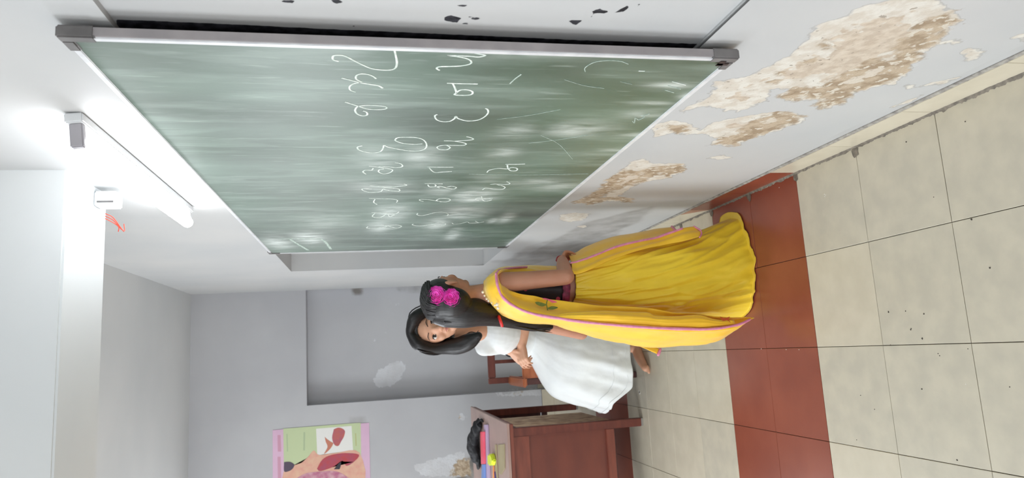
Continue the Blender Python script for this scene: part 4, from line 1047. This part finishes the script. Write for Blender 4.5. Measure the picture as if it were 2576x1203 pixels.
def border(name, curve, r, parent=dup, m=M_PINK, fl=.35):
    b = bmesh.new(); C = [Vector(p) for p in curve]; tube(b, C, [r*(.8+.25*noise.noise(Vector(c)*60)) for c in C], 10, 2, True); return from_bm(name, b, m, parent, True)
camn = np.array([0, 0, 1.5])
def toward(C, d):
    C = np.array(C); v = camn-C; v /= np.linalg.norm(v, axis=1, keepdims=True); return C+v*d
jP = 3*7
border('shawl_border', toward(GA[::3, jP], .001), .0062)
border('shawl_border', toward(cr([at(*p) for p in [(1247, 689, 2.457), (1256, 680, 2.50), (1268, 677, 2.56), (1294, 674, 2.61), (1325, 672, 2.66)]], 6), .002), .0050)
border('shawl_border', toward(GB[::2, 2*7][:22], .001), .0060)
border('shawl_border', toward(cr([at(*p) for p in [(1690, 570, 2.66), (1702, 584, 2.575)]], 4), .002), .0065)
border('shawl_border', toward(cr([at(*p) for p in [(1746, 570, 2.55), (1762, 580, 2.53), (1764, 590, 2.52), (1760, 597, 2.505)]], 4), .001), .0045)
border('shawl_border', toward(cr([at(*p) for p in [(1656, 892, 2.67), (1661, 879, 2.67)]], 4), .001), .0075)
# embroidery: leaves, flower and shoulder beads
def patch(name, pts, Yd, m, parent=dup, off=.004):
    bm = bmesh.new(); C = cr([*pts, pts[0]], 5)[:-1]
    vs = []
    for a, b_ in C:
        p = at(a, b_, Yd); v = (CAM-p).normalized(); vs.append(bm.verts.new(p+v*off))
    f = bm.faces.new(vs); ex = bmesh.ops.extrude_face_region(bm, geom=[f])
    for g in ex['geom']:
        if isinstance(g, bmesh.types.BMVert): g.co -= (CAM-g.co).normalized()*.0012
    return from_bm(name, bm, m, parent)
M_LEAF = mat('green_thread', (112, 120, 40), .7, (84, 96, 34), 90); M_FLW = mat('coral_thread', (224, 96, 120), .7)
k = (6.013, 1160, 580)
def sp_(l): return [(k[1]+a/k[0], k[2]+b_/k[0]) for a, b_ in l]
patch('embroidered_leaf', sp_([(1115, 1085), (1180, 1080), (1290, 1120), (1230, 1150), (1150, 1125)]), 2.452, M_LEAF)
patch('embroidered_leaf', sp_([(1310, 1170), (1380, 1145), (1465, 1165), (1400, 1195), (1330, 1195)]), 2.452, M_LEAF)
patch('embroidered_stem', sp_([(1300, 1045), (1312, 1050), (1300, 1120), (1318, 1200), (1300, 1200), (1285, 1110)]), 2.452, M_LEAF)
patch('embroidered_flower', sp_([(1220, 1022), (1300, 1030), (1450, 1080), (1380, 1095), (1330, 1065), (1260, 1045)]), 2.455, M_FLW)
patch('embroidered_spray', [(1811, 796), (1822, 801), (1836, 797), (1833, 803), (1838, 812), (1829, 806), (1818, 807)], 2.395, mat('rust_thread', (178, 70, 20), .7))
M_BEAD = mat('pearl_bead', (240, 234, 220), .25, (225, 214, 190), 60)
for (a, b_, r) in ((1214.5, 735, .0055), (1219, 744, .004), (1224, 752, .0045), (1229, 757, .004), (1251, 766, .007), (1253, 775, .006), (1245, 768, .004), (1237, 762, .003)):
    b = bmesh.new(); p = at(a, b_, 2.49 if a > 1228 else 2.56); p += (CAM-p).normalized()*.012; ell(b, p, (r, r, r), None, 12); from_bm('bead', b, M_BEAD, dup, True)
# hair
bm = bmesh.new()
def WH(x, y, z): return W1(x, y, z)
ell(bm, W1(0, .090, .160), [v*HH for v in (.372, .430, .372)], R1, 28)
ell(bm, W1(0, .25, -.02), [v*HH for v in (.345, .30, .40)], R1, 28)
ell(bm, at(1155, 782, 2.60), (.060, .060, .080), None, 20); ell(bm, at(1205, 778, 2.63), (.045, .040, .060), None, 20)
tube(bm, [at(1120, 765, 2.60), at(1165, 768, 2.60), at(1222, 785, 2.64)], [.060, .042, .034], 16, 4)
hp = [at(1115, 788, 2.60), at(1165, 786, 2.60), at(1205, 786, 2.615), at(1250, 795, 2.655), at(1300, 808, 2.70), at(1345, 817, 2.725), at(1384, 822, 2.735)]
tube(bm, hp, [.054, .060, .054, .042, .032, .028, .014], 18, 5)
fuse('hair', bm, M_HAIR, girl, .004, 4)
bm = bmesh.new()
random.seed(3)
def strand(bm, root, pts, rad, jit=.004):
    q = [p+Vector([random.uniform(-jit, jit) for _ in range(3)]) for p in pts]
    tube(bm, q, [rad*.8]+[rad]*(len(q)-2)+[rad*.2], 6, 4)
for k in range(170):                       # strands swept back over the skull and on down the back
    a = random.uniform(-1.25, 1.25); q = []
    for t in (0, .25, .5, .75):
        th = .05+t*1.95
        y_ = .085+.445*math.sin(th-.55) ; z_ = .155+.385*math.cos(th-.55); x_ = .384*math.sin(a)*(1-.10*t)
        q.append(W1(x_, .085+(y_-.085)*(.35+.65*abs(math.cos(a))), .155+(z_-.155)*(.45+.55*abs(math.cos(a)))))
    o = Vector((math.sin(a)*-.006, -.046*math.cos(a*1.2)-.002, 0))+(R1 @ Vector((math.sin(a)*.022, 0, 0)))
    o.x = min(o.x, .003)-.004
    q += [hp[1]*.3+hp[2]*.7+o*.9, hp[3]+o*.66, hp[4]+o*.5]
    strand(bm, None, q, .0030, .003)
for k in range(110):
    o = Vector((max(-.026, min(.016, random.gauss(-.003, .014))), random.gauss(0, .016), 0)); s_ = random.uniform(.55, 1.0)
    q = [p+o*(1.4 if i < 3 else .85) for i, p in enumerate(hp)]
    q = q[:max(5, int(len(q)*s_)+1)]
    strand(bm, None, q, .0030, .003)
from_bm('hair_strands', bm, M_HAIR, girl, True)
# two magenta roses
def rose(c, r, axis, m, parent, label=None):
    bm = bmesh.new(); axis = Vector(axis).normalized(); a1 = axis.orthogonal().normalized(); a2 = axis.cross(a1)
    ell(bm, c-axis*r*.2, (r*.62, r*.62, r*.62), None, 16)
    for ring_, (n, rho, top, bot) in enumerate(((2, .13, .80, .2), (3, .27, .76, .1), (4, .42, .66, 0), (5, .57, .50, -.1), (6, .72, .30, -.3), (8, .86, .06, -.5), (9, .97, -.22, -.7))):
        for k in range(n):
            p0 = 6.283*k/n+ring_*.9+random.uniform(-.15, .15); half = 3.1416/n*1.75; g = []
            for i in range(6):
                t = i/5; row = []
                for j in range(9):
                    u = j/4-1; ph = p0+u*half
                    hgt = (bot+(top-bot)*t*(1-.22*u*u))*r
                    fl = rho*(.80+.20*t) + .16*t**3 + .035*math.sin(j*1.9+k*2+ring_)*t + .03*u*u
                    d = a1*math.cos(ph)+a2*math.sin(ph)
                    row.append(bm.verts.new(c+axis*(hgt-.10*r*t**4)+d*fl*r))
                g.append(row)
            for A_, B_ in zip(g, g[1:]):
                for j in range(8): bm.faces.new((A_[j], A_[j+1], B_[j+1], B_[j]))
    return from_bm('rose', bm, m, parent, True, label=label)
M_ROSE = mat('magenta_petal', (252, 96, 216), .6, (236, 30, 180), 45, 1, .001, 120, sheen=.3)
rp1, rp2 = at(1098, 744, 2.52), at(1134, 749, 2.515)
ax = (CAM-rp1).normalized()+Vector((.25, 0, .05))
rose(rp1, .036, ax, M_ROSE, girl, 'magenta fabric rose in her hair'); rose(rp2, .034, ax, M_ROSE, girl, 'magenta fabric rose above her ear')

# ------------------------------------------------------------------ woman in white, seated
lady = thing('person', 'young woman in white dress seated on armchair behind the girl, looking at the camera', 'person', (.05, 3.9, 0))
bm = bmesh.new()
H2 = .232; HC2 = at(1093, 827, 3.35)
dcam = (Vector((-.05, 0, 1.42))-HC2).normalized()
yaw2 = math.atan2(dcam.y, dcam.x)+math.pi/2
W2, R2 = head(bm, HC2, H2, yaw2, pitch=-.10, roll=-.10)
nk = at(1185, 832, 3.44); sh = at(1222, 832, 3.50)
tube(bm, [HC2+Vector((0, .03, -.06)), nk, sh], [.052, .050, .068], 16, 4)
s1 = at(1218, 872, 3.50); s2 = at(1222, 790, 3.52)
tube(bm, [s1, sh+Vector((0, .01, -.005)), s2], [.040, .055, .040], 14, 4)
wst = at(1330, 850, 3.86); hip = Vector((.06, 4.02, .565))
tube(bm, [sh+Vector((0, .02, -.05)), sh*.5+wst*.5, wst, hip], [.095, .100, .092, .125], 20, 5)
e1 = at(1292, 868, 3.70); w1 = at(1283, 884, 3.60); h1 = at(1306, 905, 3.57)
tube(bm, [s1, e1], [.038, .033], 14, 5); tube(bm, [e1, w1], [.033, .024], 14, 4)
hand(bm, w1, h1, (-.2, -.2, -1), .150, .55, thumb_side=1)
e2 = at(1318, 800, 3.55); w2 = at(1311, 868, 3.555); h2 = at(1315, 905, 3.53)
tube(bm, [s2, e2], [.038, .034], 14, 5); tube(bm, [e2, (e2+w2)/2, w2], [.036, .036, .028], 14, 4)
hand(bm, w2, h2, (0, .5, -.8), .155, .55, thumb_side=-1)
kn1 = at(1416, 905, 3.75); kn2 = at(1410, 835, 3.75)
an1 = at(1588, 873, 3.76); an2 = at(1592, 838, 3.80)
for kn, an, s in ((kn1, an1, 1), (kn2, an2, -1)):
    tube(bm, [hip+Vector((-.06*s, 0, 0)), kn], [.080, .054], 14, 5); tube(bm, [kn, (kn+an)/2, an], [.052, .046, .030], 14, 5)
toe1 = onz(1627, 936, .018)
hl = an1+Vector((.015, .02, -.045))
tube(bm, [hl, an1+Vector((-.02, -.01, -.03)), (an1+toe1)/2+Vector((0, 0, -.008)), toe1+Vector((.02, .0, .006))], [.026, .030, .027, .020], 12, 4)
for i, (dx, r_) in enumerate(((0, .0105), (.016, .0085), (.029, .008), (.041, .0075), (.052, .007))):
    b0 = toe1+Vector((.028, -.014+dx*1.0, .0)); tube(bm, [b0, b0+Vector((-.030+dx*.25, -.006, -.004))], [r_, r_*.9], 8, 2)
tube(bm, [an2+Vector((.01, .02, -.03)), an2+Vector((-.03, -.02, -.045)), an2+Vector((-.08, -.05, -.055))], [.028, .025, .016], 12, 3)
fuse('body', bm, M_SKIN2, lady, .0042, 5, post=sockets(W2, R2, H2))
parent_skin[0] = M_SKIN2
eyes(W2, R2, H2, lady)
# white dress: bodice, sleeves, skirt
yw2 = 0.0
bm = bmesh.new()
tube(bm, [sh+Vector((0, 0, .004)), sh+Vector((0, .02, -.05)), sh*.5+wst*.5+Vector((0, -.01, 0)), wst, hip+Vector((0, -.02, -.02))], [.080, .108, .112, .104, .130], 24, 5)
tube(bm, [s1, sh+Vector((0, 0, .0)), s2], [.050, .068, .050], 16, 4)
tube(bm, [s1, s1*.2+e1*.8], [.049, .044], 16, 4); tube(bm, [s2, s2*.30+e2*.70], [.048, .046], 16, 4)
def soft_folds(me):
    P = coords(me)
    for i, p in enumerate(P): P[i] = p + np.array([noise.fractal(Vector((p[0]*14, p[1]*14, p[2]*7)), .9, 2, 3), noise.fractal(Vector((p[0]*14+7, p[1]*14, p[2]*7)), .9, 2, 3), 0])*.004
    setco(me, P)
fuse('bodice', bm, M_WHITE, lady, .006, 6, post=soft_folds)
DR = [(1318, 800, 895, 3.84, .11), (1334, 795, 909, 3.83, .13), (1359, 788, 948, 3.81, .17), (1385, 782, 985, 3.79, .20), (1410, 778, 1004, 3.78, .215), (1450, 776, 1015, 3.76, .225), (1495, 776, 1024, 3.75, .22), (1535, 778, 1032, 3.74, .215), (1570, 780, 1037, 3.74, .21)]
rows = []
for px, ya, yb, yc, ry in DR:
    A_, B_ = at(px, ya, yc-ry*.4), at(px, yb, yc-ry*.4); rows.append((A_.x, B_.x, (A_.z+B_.z)/2, yc, ry))
rows = cr(rows, 12); G = np.zeros((len(rows), 200, 3)); zt_, zb_ = rows[0, 2], rows[-1, 2]
for i, (xa, xb, z, yc, ry) in enumerate(rows):
    t = (zt_-z)/(zt_-zb_); cx, rx = (xa+xb)/2, (xa-xb)/2
    for j in range(200):
        a = 2*math.pi*j/200; ca, sa = math.cos(a), math.sin(a)
        k = .009*(.2+t)*math.sin(8*a+1.5*t+1)+.004*math.sin(19*a+3*t)*t + noise.fractal(Vector((ca*1.5, sa*1.5, z*3)), .9, 2, 4)*.016*(.25+t)
        sm_ = min(1, max(0, (-ca-.50)/.30)); sm_ = sm_*sm_*(3-2*sm_)
        lift = (.088*sm_+.012*max(0, -ca))*t**1.5
        G[i, j] = (cx+ca*(rx+k*.5), yc+sa*(ry+k), z+lift+.006*math.sin(7*a)*t**5)
dskirt = link('dress_skirt', gridmesh('dress_skirt', G, closed=True, thick=-.002), M_WHITE, lady, smooth=True)
for off in (-5, -16):                     # embroidered scallop lines near the hem
    ring_ = G[off].copy(); c0 = ring_.mean(0); ring_[:, :2] = c0[:2]+(ring_[:, :2]-c0[:2])*1.006
    for jj in range(200): ring_[jj, 2] += .008*abs(math.sin(jj*.32))
    b = bmesh.new(); tube(b, [Vector(p) for p in np.vstack([ring_, ring_[:1]])], .0009, 6, 1, False); from_bm('embroidery', b, M_WHITE, dskirt, True)
# black leggings between hem and ankle
for kn, an in ((kn1, an1), (kn2, an2)):
    b = bmesh.new(); q = an*.86+kn*.14; tube(b, [kn, (kn+q)/2, q], [.058, .052, .040], 20, 5, False); from_bm('legging', b, M_BLACKCL, lady, True)
b = bmesh.new(); cc = w1
dv_ = (w1-e1).normalized(); aa = dv_.orthogonal().normalized(); bb_ = dv_.cross(aa)
tube(b, [cc+(aa*math.cos(t)+bb_*math.sin(t))*.0285 for t in np.linspace(0, 6.283, 20)], .0042, 8, 1); from_bm('bangle', b, M_BLACKCL, lady, True)
# her hair: centre-parted, wavy, over the shoulders
random.seed(11)
bm = bmesh.new()
ell(bm, W2(0, .10, .19), [v*H2 for v in (.425, .455, .385)], R2, 28)
ell(bm, W2(0, .20, -.05), [v*H2 for v in (.40, .36, .45)], R2, 28)
def side(s): return [W2(s*.03, -.27, .50), W2(s*.27, -.27, .36), W2(s*.385, -.14, .08), W2(s*.41, -.05, -.20), W2(s*.42, -.04, -.45), W2(s*.36, -.12, -.68), W2(s*.28, -.22, -.86)]
for s in (-1, 1):
    tube(bm, side(s), [.020, .030, .028, .036, .042, .040, .022], 14, 5)
def cut_face(me):                          # open the hair cap over the face
    P = coords(me); inv = R2.transposed()
    L_ = np.array([list(inv @ (Vector(p)-HC2)) for p in P])/H2
    d = np.sqrt((L_[:, 0]/.30)**2+((L_[:, 2]+.06)/.40)**2)
    k = (L_[:, 1] < -.05) & (d < 1)
    push = np.where(k, (1-d)*.35+.06, 0)
    P += np.array([list(R2 @ Vector((0, 1, 0)))])*(push*H2)[:, None]
    setco(me, P)
fuse('hair', bm, M_HAIR, lady, .0045, 4, post=cut_face)
bm = bmesh.new()
for k in range(150):
    s = -1 if k % 2 else 1; base = side(s); o = [random.gauss(0, .013) for _ in range(3)]; ph = random.uniform(0, 6)
    q = [p+Vector(o)*(.8-.04*i)+Vector((math.sin(ph+i*2.1)*.012, math.cos(ph+i*1.7)*.006, 0))*(i/4) for i, p in enumerate(base)]
    q = q[:random.choice((6, 7, 7))]; q[0] = base[0]+Vector((0, random.uniform(-.003, .09), random.uniform(-.002, .004)))
    strand(bm, None, q, .0030, .003)
from_bm('hair_strands', bm, M_HAIR, lady, True)
